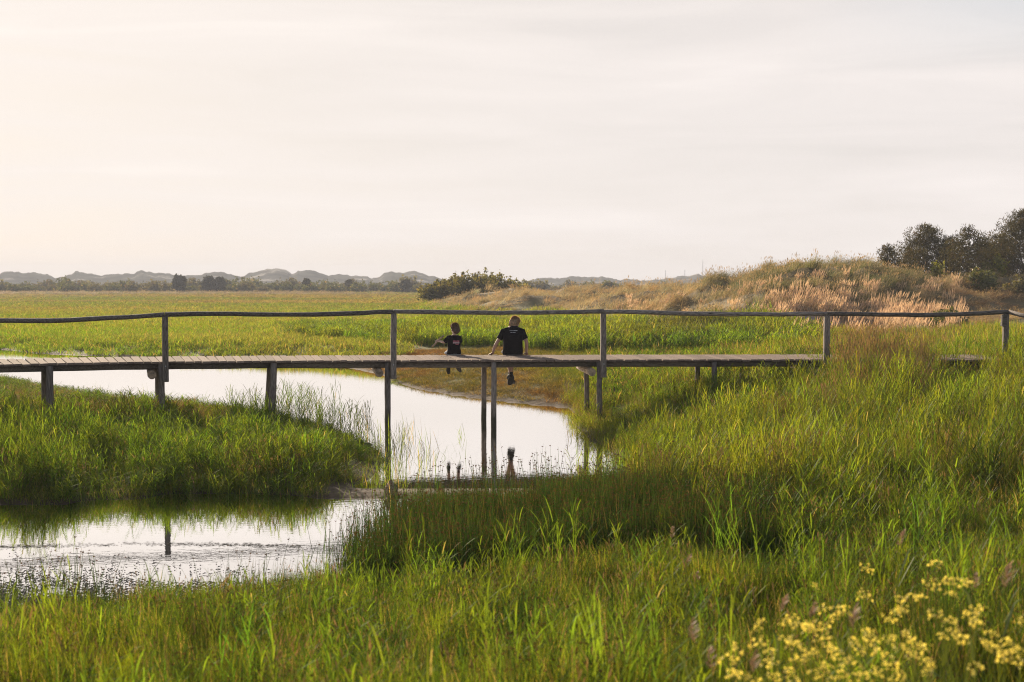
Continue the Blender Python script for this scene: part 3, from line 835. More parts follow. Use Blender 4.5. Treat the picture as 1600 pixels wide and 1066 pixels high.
    col = mixc(mixc(np.array(GREEN) * 1.45, np.array(YEL) * 1.25, sst(.35, .6, pat)), (0.06, 0.065, 0.03), dk * 0.75)
    hh = (0.42 + 0.38 * rng.random(n)) * (0.5 + 0.9 * pat) * (0.75 + 0.25 * sst(470, 700, ua)) + 0.3 * sst(950, 1080, ua) * pat
    scatter('reed_belt', 'bright green reed belt beyond the bridge', K_freed, stack(x, y, h), hh, 0.8 + 0.4 * rng.random(n), tints(col, n))
    # right bank behind the bridge
    x, y = gen(30.5, 48, 12, 0.5, 3)
    ua = 800 + F * x / y; sd = sdist(x, y); h = height(x, y)
    k = (ua > 930) & (sd > .4) & (y > np.interp(ua, [930, 1290, 1700], [32, 30.8, 30.5])) & (h < 2)
    x, y, h, ua = [q[k] for q in (x, y, h, ua)]
    n = len(x); pat = fbm(x * 0.4, y * 0.35, 99)
    stw = np.exp(-((ua - 1385) / 70) ** 2) * sst(.3, .5, pat)
    hh = (0.32 + 0.25 * rng.random(n)) * (0.7 + 0.6 * pat) * (0.6 + 0.6 * sst(1000, 1400, ua))
    col = mixc(mixc(GREEN, YEL, sst(.35, .65, pat)), BROWN, stw * 0.7)
    s_ = rng.random(n) < 0.08 + 0.6 * stw
    scatter('bank_seed_grass', 'straw coloured seeding grass behind the right end of the bridge', K_seed, stack(x[s_], y[s_], h[s_]), hh[s_] * 1.4, 1.2 + 0.4 * rng.random(s_.sum()), tints(mixc(STRAW, BROWN, np.full(s_.sum(), .4)), s_.sum()))
    s_ = ~s_
    scatter('bank_grass', 'lush green grass behind the right end of the bridge', K_field, stack(x[s_], y[s_], h[s_]), hh[s_] * 1.25, 0.6 + 0.3 * rng.random(s_.sum()), tints(col[s_], s_.sum()))

    # ---------------- wide meadow on the far side
    XS, YS = [], []
    for y0, y1, dn in ((46, 80, 6.5), (80, 125, 3.6), (125, 200, 1.5), (200, 300, 0.6), (300, 420, 0.28)):
        a, b = gen(y0, y1, dn, 0.47, 4); XS.append(a); YS.append(b)
    x, y = np.concatenate(XS), np.concatenate(YS)
    sd = sdist(x, y); ua = 800 + F * x / y; h = height(x, y)
    k = (sd > 0.05) & (h < 0.95) & ((ua < 440) | (y > 54) | ((ua < 640) & (y > 47.5)))
    x, y, ua, h, sd = [q[k] for q in (x, y, ua, h, sd)]
    n = len(x); pat = fbm(x * 0.022, y * 0.06, 101); p2 = fbm(x * 0.02, y * 0.075, 103)
    far = sst(105, 170, y + (pat - 0.5) * 60)
    col = mixc(mixc(np.array(GREEN) * 1.55, np.array((0.135, 0.185, 0.024)) * 1.3, sst(.45, .7, pat)), (0.22, 0.19, 0.07), sst(.56, .68, p2) * 0.4)
    col = mixc(col, DARK, sst(.58, .7, 1 - p2) * 0.4)
    col = mixc(col, mixc((0.27, 0.22, 0.10), (0.16, 0.215, 0.04), sst(.42, .58, fbm(x * 0.03, y * 0.08, 107))), far * 0.9)
    hh = (1 - 0.35 * sst(150, 300, y)) * (0.30 + 0.2 * rng.random(n)) * (0.7 + 0.5 * pat) * (1 - 0.2 * far) * (0.7 + 0.3 * sst(0, 3, sd))
    sp = np.interp(y, [46, 80, 200, 420], [0.75, 0.95, 1.7, 2.6]) * (0.8 + 0.4 * rng.random(n))
    scatter('meadow', 'wide green and yellow marsh meadow beyond the creek', K_field, stack(x, y, h), hh, sp, tints(col, n, 0.13, 0.06))
    # brown hummocks where the meadow ends
    x, y = gen(285, 340, 0.2, 0.47, 4)
    ua = 800 + F * x / y
    k = (ua < 1100) & (fbm(x * 0.06, y * 0.05, 111) > 0.40)
    x, y = x[k], y[k]; n = len(x)
    scatter('hummocks_of_marram', 'brown tufted hummocks at the far edge of the meadow', K_marram, stack(x, y, height(x, y)), 0.45 + 0.4 * rng.random(n), 2.0 + rng.random(n), tints((0.30, 0.235, 0.15), n, 0.35))

    # ---------------- dune grass
    XS, YS = [], []
    for y0, y1, dn in ((44, 62, 4.5), (62, 84, 4.2), (84, 132, 2.2)):
        a, b = gen(y0, y1, dn, 0.5, 6); XS.append(a); YS.append(b)
    x, y = np.concatenate(XS), np.concatenate(YS)
    ua = 800 + F * x / y
    h = height(x, y)
    yc = np.interp(ua, CYU, CYV)
    k = (ua > 650) & (y < yc + 16) & (h > np.interp(ua, [650, 900, 1200, 1500], [0.55, .85, 1.3, 1.25])) & (y > yc - 25)
    scarp = (ua > 1232) & (ua < 1465) & (y > 47) & (y < 61.5)
    k &= ~(scarp & (rng.random(len(x)) < 0.9))
    x, y, h, ua, yc = [q[k] for q in (x, y, h, ua, yc)]
    n = len(x); pat = fbm(x * 0.22, y * 0.16, 121); p2 = fbm(x * 0.09, y * 0.09, 123)
    tan, olive = np.array((0.50, 0.39, 0.225)), np.array((0.135, 0.145, 0.055))
    pat = np.clip(pat + (vn(x * 0.9, y * 0.9, 6) - 0.5) * 0.25, 0, 1)
    g = sst(.28, .48, pat + 0.12 * sst(-14, -4, y - yc)) * sst(1040, 1190, ua) * 0.95 + 0.4 * sst(.54, .66, pat)
    col = mixc(tan, olive, np.clip(g, 0, 1))
    heath = sst(1440, 1520, ua) * (1 - sst(-6, 2, y - yc))
    col = mixc(col, mixc((0.24, 0.14, 0.07), (0.46, 0.32, 0.17), sst(.35, .6, pat)), heath * 0.85)
    hh = (0.4 + 0.4 * rng.random(n)) * (0.35 + 1.1 * vn(x * 0.9, y * 0.9, 6)) * (1 - 0.5 * heath)
    hh *= np.interp(ua, [650, 760, 1000], [0.7, 0.9, 1.0])
    scatter('marram_grass', 'wind combed tan and olive marram grass on the dunes', K_marram, stack(x, y, h), hh, 0.9 + 0.5 * rng.random(n) + 0.25 * (y > 84), tints(col, n, 0.22), lean=0.1)
    # pink plume grass in front of the dune
    XS, YS = [], []
    x, y = gen(46, 90, 5.0, 0.5, 3)
    ua = 800 + F * x / y; h = height(x, y)
    lo = np.interp(ua, [930, 1050, 1150, 1225, 1250, 1450, 1500], [60, 55, 53, 56, 59.5, 59, 62])
    k = (ua > 900 + 160 * rng.random(len(x))) & (ua < 1490 - 25 * rng.random(len(x))) & (y > lo) & (y < lo + np.interp(ua, [930, 1180, 1260], [6, 5, 5.5]))
    k &= rng.random(len(x)) < np.interp(ua, [930, 1150, 1230, 1300], [0.55, 0.8, 1.0, 1.2]) * (0.2 + 1.5 * fbm(x * 0.5, y * 0.5, 133))
    k |= (ua > 760) & (ua < 1500) & (h > 0.8) & (y < np.interp(ua, CYU, CYV) - 5) & (rng.random(len(x)) < 0.09)
    x, y, h, ua = [q[k] for q in (x, y, h, ua)]; n = len(x)
    scatter('plume_grass', 'tall pinkish plume grass lit by the low sun before the dune', K_plume, stack(x, y, h), (0.55 + 0.75 * rng.random(n)) * (0.7 + 0.6 * vn(x * .7, y * .7, 135)) * np.interp(ua, [1100, 1260], [.75, 1.0]), 0.9 + 0.4 * rng.random(n), tints((0.33, 0.26, 0.16), n, 0.3), lean=0.08)
plants()

# ---------------------------------------------------------------- footbridge
BP = [(-160, 574, 24.2), (-60, 571, 24.8), (100, 567, 25.6), (258, 565, 26.3), (430, 563.7, 26.9), (614, 563, 27.4), (780, 562.4, 27.8), (942, 562, 28.1),
      (1117, 561.7, 28.35), (1290, 561.5, 28.5), (1440, 561.5, 28.6), (1580, 562, 28.6)]
PW = np.array([tuple(at(*p)) for p in BP])
SEG = np.concatenate([[0], np.cumsum(np.hypot(np.diff(PW[:, 0]), np.diff(PW[:, 1])))])
UB = np.array([p[0] for p in BP], float)
DW = 1.9
ROOT = Vector((0, 0, 0))
def fr(s, off=0.0, dz=0.0):
    """point on the bridge: s along the near edge, off across the deck, dz from the deck top"""
    p = np.array([np.interp(s, SEG, PW[:, i]) for i in range(3)])
    a = np.array([np.interp(s - 1.6, SEG, PW[:, i]) for i in range(2)]); b = np.array([np.interp(s + 1.6, SEG, PW[:, i]) for i in range(2)])
    t = (b - a) / np.linalg.norm(b - a)
    nrm = np.array([-t[1], t[0]])
    return Vector((p[0] + nrm[0] * off, p[1] + nrm[1] * off, p[2] + dz)), Vector((t[0], t[1], 0)), Vector((nrm[0], nrm[1], 0))
def su(u):
    return float(np.interp(u, UB, SEG))
UP = Vector((0, 0, 1))
def bridge():
    c, _, _ = fr(su(800))
    root = empty('footbridge', (c.x, c.y, 0))
    tag(root, 'weathered grey timber footbridge on piles with one handrail across the creek', 'footbridge')
    inv = -Vector(root.location)
    def place(mb, name, m, smooth=False):
        mb.v = [tuple(Vector(p) + inv) for p in mb.v]
        return mb.build(name, m, root, smooth)
    # planks
    s = 0.0; i = 0
    pitch = 0.170
    rnd = random.Random(3)
    while s < SEG[-1] - 0.1:
        w = pitch * rnd.uniform(0.9, 1.08)
        c, t, n = fr(s + w / 2, DW / 2)
        gap = rnd.uniform(0.010, 0.018)
        yaw = rnd.gauss(0, 0.006)
        t2 = (t + n * yaw).normalized(); n2 = (n - t * yaw).normalized()
        ln = DW / 2 + rnd.uniform(-0.015, 0.035)
        dz = rnd.gauss(0, 0.003)
        th = 0.022
        mb = MB()
        tilt = rnd.gauss(0, 0.012)
        cen = Vector((0, 0, 0))
        bm = bmesh.new(); bmesh.ops.create_cube(bm, size=2)
        hw = (w - gap) / 2
        Mx = Matrix(((t2.x * hw, n2.x * ln, 0), (t2.y * hw, n2.y * ln, 0), (tilt * hw, 0, th))).to_4x4()
        for vv in bm.verts: vv.co = Mx @ vv.co
        bmesh.ops.bevel(bm, geom=[e for e in bm.edges], offset=0.004, segments=1, affect='EDGES')
        me = bpy.data.meshes.new('plank'); bm.to_mesh(me); bm.free(); me.materials.append(M_plank)
        o = link('plank', me, root)
        o.location = c + Vector((0, 0, -th + dz)) + inv
        s += w; i += 1
    bents = [(-95, 0), (77, 0), (252, 1), (428, 0), (606, 1), (772, 0), (937, 1), (1117, 0), (1286, 1), (1440, 0), (1566, 1)]
    ss = [su(b[0]) for b in bents]
    zbeam = -0.044 - 0.066
    # stringers, three to each bay
    ends = [ss[0] - 1.5] + [a for a in ss[1:]]
    for a, b in zip(ends[:-1], ends[1:]):
        for off in (0.19, 0.95, 1.71):
            m_ = (a + b) / 2
            pts = [fr(q, off, zbeam + rnd.uniform(-0.008, 0.004))[0] for q in np.linspace(a + 0.008, b - 0.008, 6)]
            mb = MB(); mb.tube(pts, [0.068 * rnd.uniform(0.95, 1.05) for _ in pts], 8, jit=0.05)
            place(mb, 'stringer', M_beam, True)
    # piles
    lean = {428: (0.10, 0.0), 252: (-0.03, 0), 606: (0.0, 0), 772: (0.0, 0), 937: (-0.02, 0), 1117: (0, 0)}
    for (u, post), s0 in zip(bents, ss):
        for off in (0.055, DW - 0.2):
            top, t, n = fr(s0 + (0.14 if (u == 606 and off > 1) else 0), off, -0.055 if off < 0.5 else -0.2)
            g = float(height(np.array([top.x]), np.array([top.y]))[0])
            lx = lean.get(u, (0, 0))[0] * (-1 if True else 1)
            bot = Vector((top.x + lx, top.y, min(g, 0) - 0.5))
            r0 = 0.063 if u not in (77, 428) else 0.074
            pts = [bot.lerp(top, k) + Vector((rnd.uniform(-.008, .008), 0, 0)) for k in np.linspace(0, 1, 8)]
            mb = MB(); mb.tube(pts, [r0 * (1.06 - 0.12 * k + rnd.uniform(-.03, .03)) for k in np.linspace(0, 1, 8)], 12, jit=0.025)
            place(mb, 'pile', M_pile, True)
        if post:
            c1, t, n = fr(s0 - 0.20, -0.16, -0.044 - 0.135 - 0.085)
            c2, _, _ = fr(s0 - 0.12, DW + 0.1, -0.044 - 0.135 - 0.085)
            mb = MB(); mb.tube([c1, c1.lerp(c2, .3), c1.lerp(c2, .7), c2], [0.088, 0.092, 0.09, 0.085], 12, jit=0.04)
            place(mb, 'cap_log', M_logend, False)
    # handrail posts on the near side
    rail_pts = [(-160, 503), (-60, 502), (0, 501), (60, 501.5), (125, 500), (190, 496), (258, 491.5), (350, 490), (440, 492), (530, 490.5), (614, 487), (700, 487.8), (780, 488.8), (860, 488.5),
                (942, 487), (1000, 488), (1060, 490), (1150, 491), (1220, 491.2), (1290, 490.3), (1380, 491.5), (1450, 492.5), (1510, 491), (1570, 487.5)]
    RU = np.array([p[0] for p in rail_pts], float); RV = np.array([p[1] for p in rail_pts], float)
    def rail_at(u):
        s_ = su(u) if u < 1580 else SEG[-1]
        b, t, n = fr(s_, -0.06)
        zz = at(u, float(np.interp(u, RU, RV)), b.y).z
        return Vector((b.x, b.y, zz)), t, n
    for u, vb in ((258, 597), (614, 592), (942, 590), (1290, 590), (1568, 590), (-100, 600)):
        p, t, n = rail_at(u)
        zb = at(u, vb, p.y).z
        hw = 0.062 if u != 1290 else 0.07
        top = p.z - 0.04
        bm = bmesh.new(); bmesh.ops.create_cube(bm, size=2)
        lx = rnd.uniform(-0.01, 0.02)
        for vv in bm.verts:
            k = (vv.co.z + 1) / 2
            vv.co = t * (vv.co.x * hw * (1 - 0.06 * k)) + n * (vv.co.y * 0.055) + Vector((lx * k, 0, zb + (top - zb) * k))
        bmesh.ops.subdivide_edges(bm, edges=[e for e in bm.edges if abs(e.verts[0].co.z - e.verts[1].co.z) > .2], cuts=5)
        for vv in bm.verts:
            vv.co += Vector((rnd.uniform(-.004, .004), rnd.uniform(-.004, .004), 0))
        bmesh.ops.bevel(bm, geom=[e for e in bm.edges], offset=0.012, segments=1, affect='EDGES')
        me = bpy.data.meshes.new('rail_post'); bm.to_mesh(me); bm.free(); me.materials.append(M_post)
        o = link('rail_post', me, root); o.location = Vector((p.x, p.y - 0.0, 0)) + inv
        # bolt heads through the post
        for zz in (-0.09,):
            q, t_, n_ = fr(su(min(u, 1580)), -0.122, zz)
            mb = MB(); mb.tube([q, q - n_ * 0.012], 0.014, 8)
            place(mb, 'bolt', M_metal)
    marks = [-160, 258, 614, 942, 1290, 1572]
    for a, b in zip(marks[:-1], marks[1:]):
        us = np.linspace(a, b, 15)
        pts = [rail_at(u)[0] + Vector((0, 0, rnd.uniform(-.006, .006))) for u in us]
        d0 = (pts[1] - pts[0]).normalized(); pts[0] += d0 * 0.004; pts[-1] -= d0 * 0.004
        mb = MB(); mb.tube(pts, [0.062 * rnd.uniform(0.94, 1.06) for _ in pts], 10, ry=0.78, jit=0.04)
        place(mb, 'handrail', M_rail, True)
    # the turned end of the handrail on the right bank
    e, t, n = rail_at(1572)
    e2 = at(1668, 511, 27.3)
    mb = MB(); mb.tube([e + Vector((0.02, 0, 0)), e.lerp(e2, .35), e2], [0.062, 0.06, 0.06], 10, ry=0.78, jit=0.04); place(mb, 'handrail', M_rail, True)
    mb = MB(); mb.tube([Vector((e2.x - .1, e2.y + .05, 0.6)), Vector((e2.x - .1, e2.y + .05, e2.z - 0.06))], 0.06, 10, jit=.03); place(mb, 'rail_post', M_post, True)
    # bracket board on the last post
    q = e + Vector((-0.10, -0.02, -0.19))
    mb = MB(); mb.box(q, t * 0.05, n * 0.05, UP * 0.13); place(mb, 'bracket', M_rail)
    return root
bridge()

# ---------------------------------------------------------------- people
def solid(mb, name, m, voxel, parent, smooth=2):
    """melt overlapping lofts into one continuous surface"""
    me = mb.mesh(name, None)
    o = bpy.data.objects.new('melt', me); COL.objects.link(o)
    r = o.modifiers.new('r', 'REMESH'); r.mode = 'VOXEL'; r.voxel_size = voxel; r.use_smooth_shade = True
    if smooth:
        s_ = o.modifiers.new('s', 'SMOOTH'); s_.iterations = smooth; s_.factor = 0.5
    dg = bpy.context.evaluated_depsgraph_get()
    me2 = bpy.data.meshes.new_from_object(o.evaluated_get(dg))
    bpy.data.objects.remove(o); bpy.data.meshes.remove(me)
    me2.name = name; me2.materials.clear()
    me2.materials.append(m)
    return link(name, me2, parent)
def rings(mb, secs, seg=18):
    """loft through ellipses (centre, half width x, half depth y)"""
    vs, fs = [], []
    for c, a, b in secs:
        for k in range(seg):
            q = 2 * math.pi * k / seg
            vs.append((c[0] + a * math.cos(q), c[1] + b * math.sin(q), c[2]))
    n = len(secs)
    for i in range(n - 1):
        for k in range(seg):
            k2 = (k + 1) % seg
            fs.append((i * seg + k, i * seg + k2, (i + 1) * seg + k2, (i + 1) * seg + k))
    fs.append(tuple(range(seg))[::-1]); fs.append(tuple(range((n - 1) * seg, n * seg)))
    mb.add(vs, fs)
def skin_mat(name, col):
    m, t = mat(name)
    o = N('ShaderNodeOutputMaterial', t); p = N('ShaderNodeBsdfPrincipled', t)
    nz_ = N('ShaderNodeTexNoise', t); nz_.inputs['Scale'].default_value = 14
    c = N('ShaderNodeTexCoord', t); L(c.outputs['Object'], nz_.inputs['Vector'], t)
    x = N('ShaderNodeMix', t, data_type='RGBA'); x.inputs[6].default_value = (*[q * 0.85 for q in col], 1); x.inputs[7].default_value = (*col, 1)
    L(nz_.outputs['Fac'], x.inputs[0], t); L(x.outputs[2], p.inputs['Base Color'], t)
    p.inputs['Roughness'].default_value = 0.5
    p.inputs['Subsurface Weight'].default_value = 0.15; p.inputs['Subsurface Radius'].default_value = (0.01, 0.004, 0.002)
    L(p.outputs[0], o.inputs[0], t)
    return m
M_skin = skin_mat('skin', (0.46, 0.27, 0.19))
M_skin2 = skin_mat('fair_skin', (0.60, 0.40, 0.30))
M_black = simple('black_cotton', (0.011, 0.0095, 0.0105), 0.95, 0.3, 40, 0.3, spec=0.1)
M_shorts = simple('grey_shorts', (0.085, 0.075, 0.075), 0.9, 0.25, 40, 0.3)
M_lshorts = simple('light_grey_shorts', (0.42, 0.43, 0.44), 0.9, 0.15, 40, 0.3)
M_shoe = simple('black_shoe', (0.022, 0.020, 0.02), 0.6, 0.2, 30)
M_sole = simple('dark_sole', (0.03, 0.027, 0.025), 0.8, 0.3, 60, 0.5)
M_wsole = simple('pale_sole', (0.45, 0.40, 0.36), 0.7, 0.15, 30)
M_sock = simple('black_sock', (0.02, 0.02, 0.02), 0.95, 0.2, 40)
M_eye = simple('eye', (0.5, 0.48, 0.45), 0.2, 0.05, 5)
M_print = simple('white_print', (0.55, 0.55, 0.56), 0.7, 0.1, 60)
M_pink = simple('pink_print', (0.62, 0.20, 0.24), 0.7, 0.15, 60)
M_pale = simple('pale_pink_print', (0.62, 0.45, 0.46), 0.7, 0.15, 60)
def hair_mat(name, c):
    return leafmat(name, base=c, strawf=0.0, transl=0.45, tr=(1.9, 1.6, 1.15), gloss=0.05, vary=0.45)

def hand(mb, w, fwd, side, up, k=1.0, curl=0.25, mirror=1):
    """palm, four unequal bent fingers and a thumb from the side; w wrist, fwd towards the finger tips"""
    fwd, side, up = fwd.normalized(), side.normalized(), up.normalized()
    palm = w + fwd * 0.055 * k
    mb.tube([w - fwd * 0.01 * k, w + fwd * 0.03 * k, w + fwd * 0.085 * k], [0.027 * k, 0.038 * k, 0.040 * k], 10, ry=0.45, up=up)
    for j, ln in enumerate((0.062, 0.076, 0.080, 0.070)):
        o = (j - 1.5) * 0.019 * k
        a = w + fwd * 0.075 * k + side * (-o * mirror)
        d = (fwd + side * (-o * mirror) * 4).normalized()
        b = a + d * ln * 0.5 * k + up * 0.004 * k
        c = b + (d * (1 - curl) - up * curl).normalized() * ln * 0.32 * k
        e = c + (d * (1 - 2 * curl) - up * 2 * curl).normalized() * ln * 0.28 * k
        mb.tube([a, b, c, e], [0.0098 * k, 0.0092 * k, 0.0083 * k, 0.0065 * k], 7)
    a = w + fwd * 0.03 * k + side * 0.028 * k * mirror
    b = a + (fwd * 0.6 + side * 0.8 * mirror).normalized() * 0.036 * k
    c = b + (fwd * 0.9 + side * 0.4 * mirror - up * .2).normalized() * 0.03 * k
    mb.tube([w + fwd * 0.02 * k, a, b, c], [0.013 * k, 0.0125 * k, 0.011 * k, 0.008 * k], 7)

def head_parts(mb, c, Rm, k):
    """skull, jaw, nose, ears, lips in head space (face to +y)"""
    def P(x, y, z): return Vector(c) + Rm @ Vector((x * k, y * k, z * k))
    def E(x, y, z, rx, ry, rz): mb.ell(P(x, y, z), (rx * k, ry * k, rz * k), Rm)
    E(0, -0.012, 0.02, 0.076, 0.096, 0.098)
    E(0, 0.022, -0.045, 0.058, 0.066, 0.068)
    E(0, 0.06, -0.085, 0.027, 0.024, 0.022)
    E(0, 0.092, -0.018, 0.011, 0.016, 0.024); E(0, 0.102, -0.032, 0.014, 0.014, 0.011)
    E(0, 0.079, 0.028, 0.05, 0.012, 0.01)
    E(0, 0.082, -0.058, 0.022, 0.010, 0.006); E(0, 0.080, -0.068, 0.019, 0.010, 0.006)
    for s_ in (-1, 1):
        E(s_ * 0.079, -0.008, -0.012, 0.010, 0.020, 0.032)
        E(s_ * 0.04, 0.062, -0.03, 0.022, 0.018, 0.022)
    return P
def hair(name, c, Rm, k, m, parent, low, shag, n=700, seed=1):
    rr = random.Random(seed)
    A = blade_arrays()
    mb = MB()
    # cap of hair: a displaced closed shell set back from the face
    seg, rg = 26, 18
    cen = Vector((0, -0.022, 0.034))
    vs = []
    def shape(th, ph, j=0.0):
        d = Vector((math.sin(th) * math.cos(ph), math.sin(th) * math.sin(ph), math.cos(th)))
        r = Vector((0.093, 0.106, 0.102))
        if d.z < 0 and d.y < 0.35: r.z = 0.102 + low * min(1, -d.z * 1.6) * min(1, (0.35 - d.y) * 1.5)
        fl = 1 + 0.55 * max(0, -d.z) * min(1, max(0, 0.45 - d.y) * 1.5)
        r.x *= fl; r.y *= fl
        jj = 1 + j + 0.035 * math.sin(5 * ph + 3 * th) + 0.03 * math.sin(9 * ph + seed) * math.sin(th)
        return cen + Vector((d.x * r.x, d.y * r.y, d.z * r.z)) * jj
    A_v = []
    for i in range(1, rg):
        for q in range(seg):
            A_v.append(Vector(c) + Rm @ (shape(math.pi * i / rg, 2 * math.pi * q / seg, rr.uniform(-.02, .02)) * k))
    A_v.append(Vector(c) + Rm @ (shape(0, 0) * k)); A_v.append(Vector(c) + Rm @ (shape(math.pi, 0) * k))
    fs = []
    for i in range(rg - 2):
        for q in range(seg):
            q2 = (q + 1) % seg
            fs.append((i * seg + q, (i + 1) * seg + q, (i + 1) * seg + q2, i * seg + q2))
    T = len(A_v) - 2
    for q in range(seg):
        q2 = (q + 1) % seg
        fs.append((T, q, q2)); fs.append((T + 1, (rg - 2) * seg + q2, (rg - 2) * seg + q))
    A['v'] = [tuple(p) for p in A_v]; A['f'] = fs; A['bv'] = [rr.random() for _ in A_v]; A['bk'] = [0.0] * len(A_v)
    # locks
    for i in range(n):
        th = math.acos(rr.uniform(-0.75, 1)); ph = rr.uniform(0, 6.283)
        if math.sin(ph) > 0.35 and math.cos(th) < 0.35: continue
        p0 = shape(th, ph, -0.02)
        out = (p0 - cen).normalized()
        down = Vector((0, -0.3, -1)); down = (down - out * down.dot(out)).normalized()
        l_ = shag * rr.uniform(0.5, 1.3)
        pts = [p0, p0 + down * l_ * 0.5 + out * 0.008, p0 + down * l_ + out * rr.uniform(-0.002, 0.03) + Vector((rr.uniform(-.01, .01), 0, 0))]
        pts = [Vector(c) + Rm @ (p * k) for p in pts]
        sd = Rm @ out.cross(down)
        add_ribbon(A, pts, [0.008 * k, 0.009 * k, 0], rr.random(), 0, sd.normalized())
    me = arr_mesh(A, name, m)
    o = link(name, me, parent)
    return o
def rotm(yaw, pitch, roll=0):
    """yaw > 0 turns the face to the left, pitch > 0 looks down"""
    return (Matrix.Rotation(yaw, 3, 'Z') @ Matrix.Rotation(-pitch, 3, 'X') @ Matrix.Rotation(roll, 3, 'Y'))
V3 = Vector
def shoe(c, ankle, toe, k, parent, m_up, m_sole, width=0.047):
    """a laced shoe: upper lofted from heel to toe, sole as a sub-part"""
    d = (toe - ankle).normalized()
    side = d.cross(V3((0, 0, 1))) if abs(d.z) < 0.95 else V3((1, 0, 0))
    side.normalize(); up = side.cross(d).normalized()
    heel = ankle - d * 0.055 * k - up * 0.055 * k
    up_, so_ = MB(), MB()
    def prof(t): return width * k * (0.78 + 0.42 * math.sin(min(1, t * 1.15) * 2.4) - 0.45 * max(0, t - 0.75) * 2)
    L_ = 0.285 * k
    vs, vs2 = [], []
    T = np.linspace(0, 1, 9)
    seg = 10
    for t in T:
        hh = (0.105 - 0.075 * sst(0.15, 0.75, t) - 0.012 * t) * k
        for q in range(seg):
            a = 2 * math.pi * q / seg
            e = 0.25 if t in (T[0], T[-1]) else 1.0
            vs.append(heel + d * (L_ * t) + side * (math.cos(a) * prof(t) * e) + up * (hh * (0.5 + 0.5 * math.sin(a))))
        for x, z in ((-1, 0), (1, 0), (1, -1), (-1, -1)):
            e = 0.45 if t in (T[0], T[-1]) else 1.08
            vs2.append(heel + d * (L_ * t) + side * (x * prof(t) * e) + up * (0.004 + z * 0.026) * k)
    def fl(n, sg):
        f = []
        for i in range(n - 1):
            for q in range(sg):
                q2 = (q + 1) % sg
                f.append((i * sg + q, i * sg + q2, (i + 1) * sg + q2, (i + 1) * sg + q))
        f.append(tuple(range(sg))[::-1]); f.append(tuple(range((n - 1) * sg, n * sg)))
        return f
    up_.add(vs, fl(9, seg)); so_.add(vs2, fl(9, 4))
    o = up_.build('shoe', m_up, parent, True)
    so_.build('sole', m_sole, o)
    return o
def flatprint(name, m, parent, items, surf):
    """flat lettering: small bars laid on the shirt at surf(x, z)"""
    mb = MB()
    for x, z, w, h in items:
        a = [surf(x, z), surf(x + w, z), surf(x + w, z + h), surf(x, z + h)]
        mb.add(a, [(0, 1, 2, 3)])
    return mb.build(name, m, parent)

def back_surf(obj, root):
    """nearest point of the shirt's back seen from behind, lifted 2 mm"""
    from mathutils.bvhtree import BVHTree
    me = obj.data
    bvh = BVHTree.FromPolygons([v.co for v in me.vertices], [tuple(p.vertices) for p in me.polygons])
    def f(x, z):
        hit = bvh.ray_cast(V3((x, -2, z)), V3((0, 1, 0)))
        p = hit[0] if hit[0] else V3((x, -0.1, z))
        return p + V3((0, -0.003, 0))
    return f

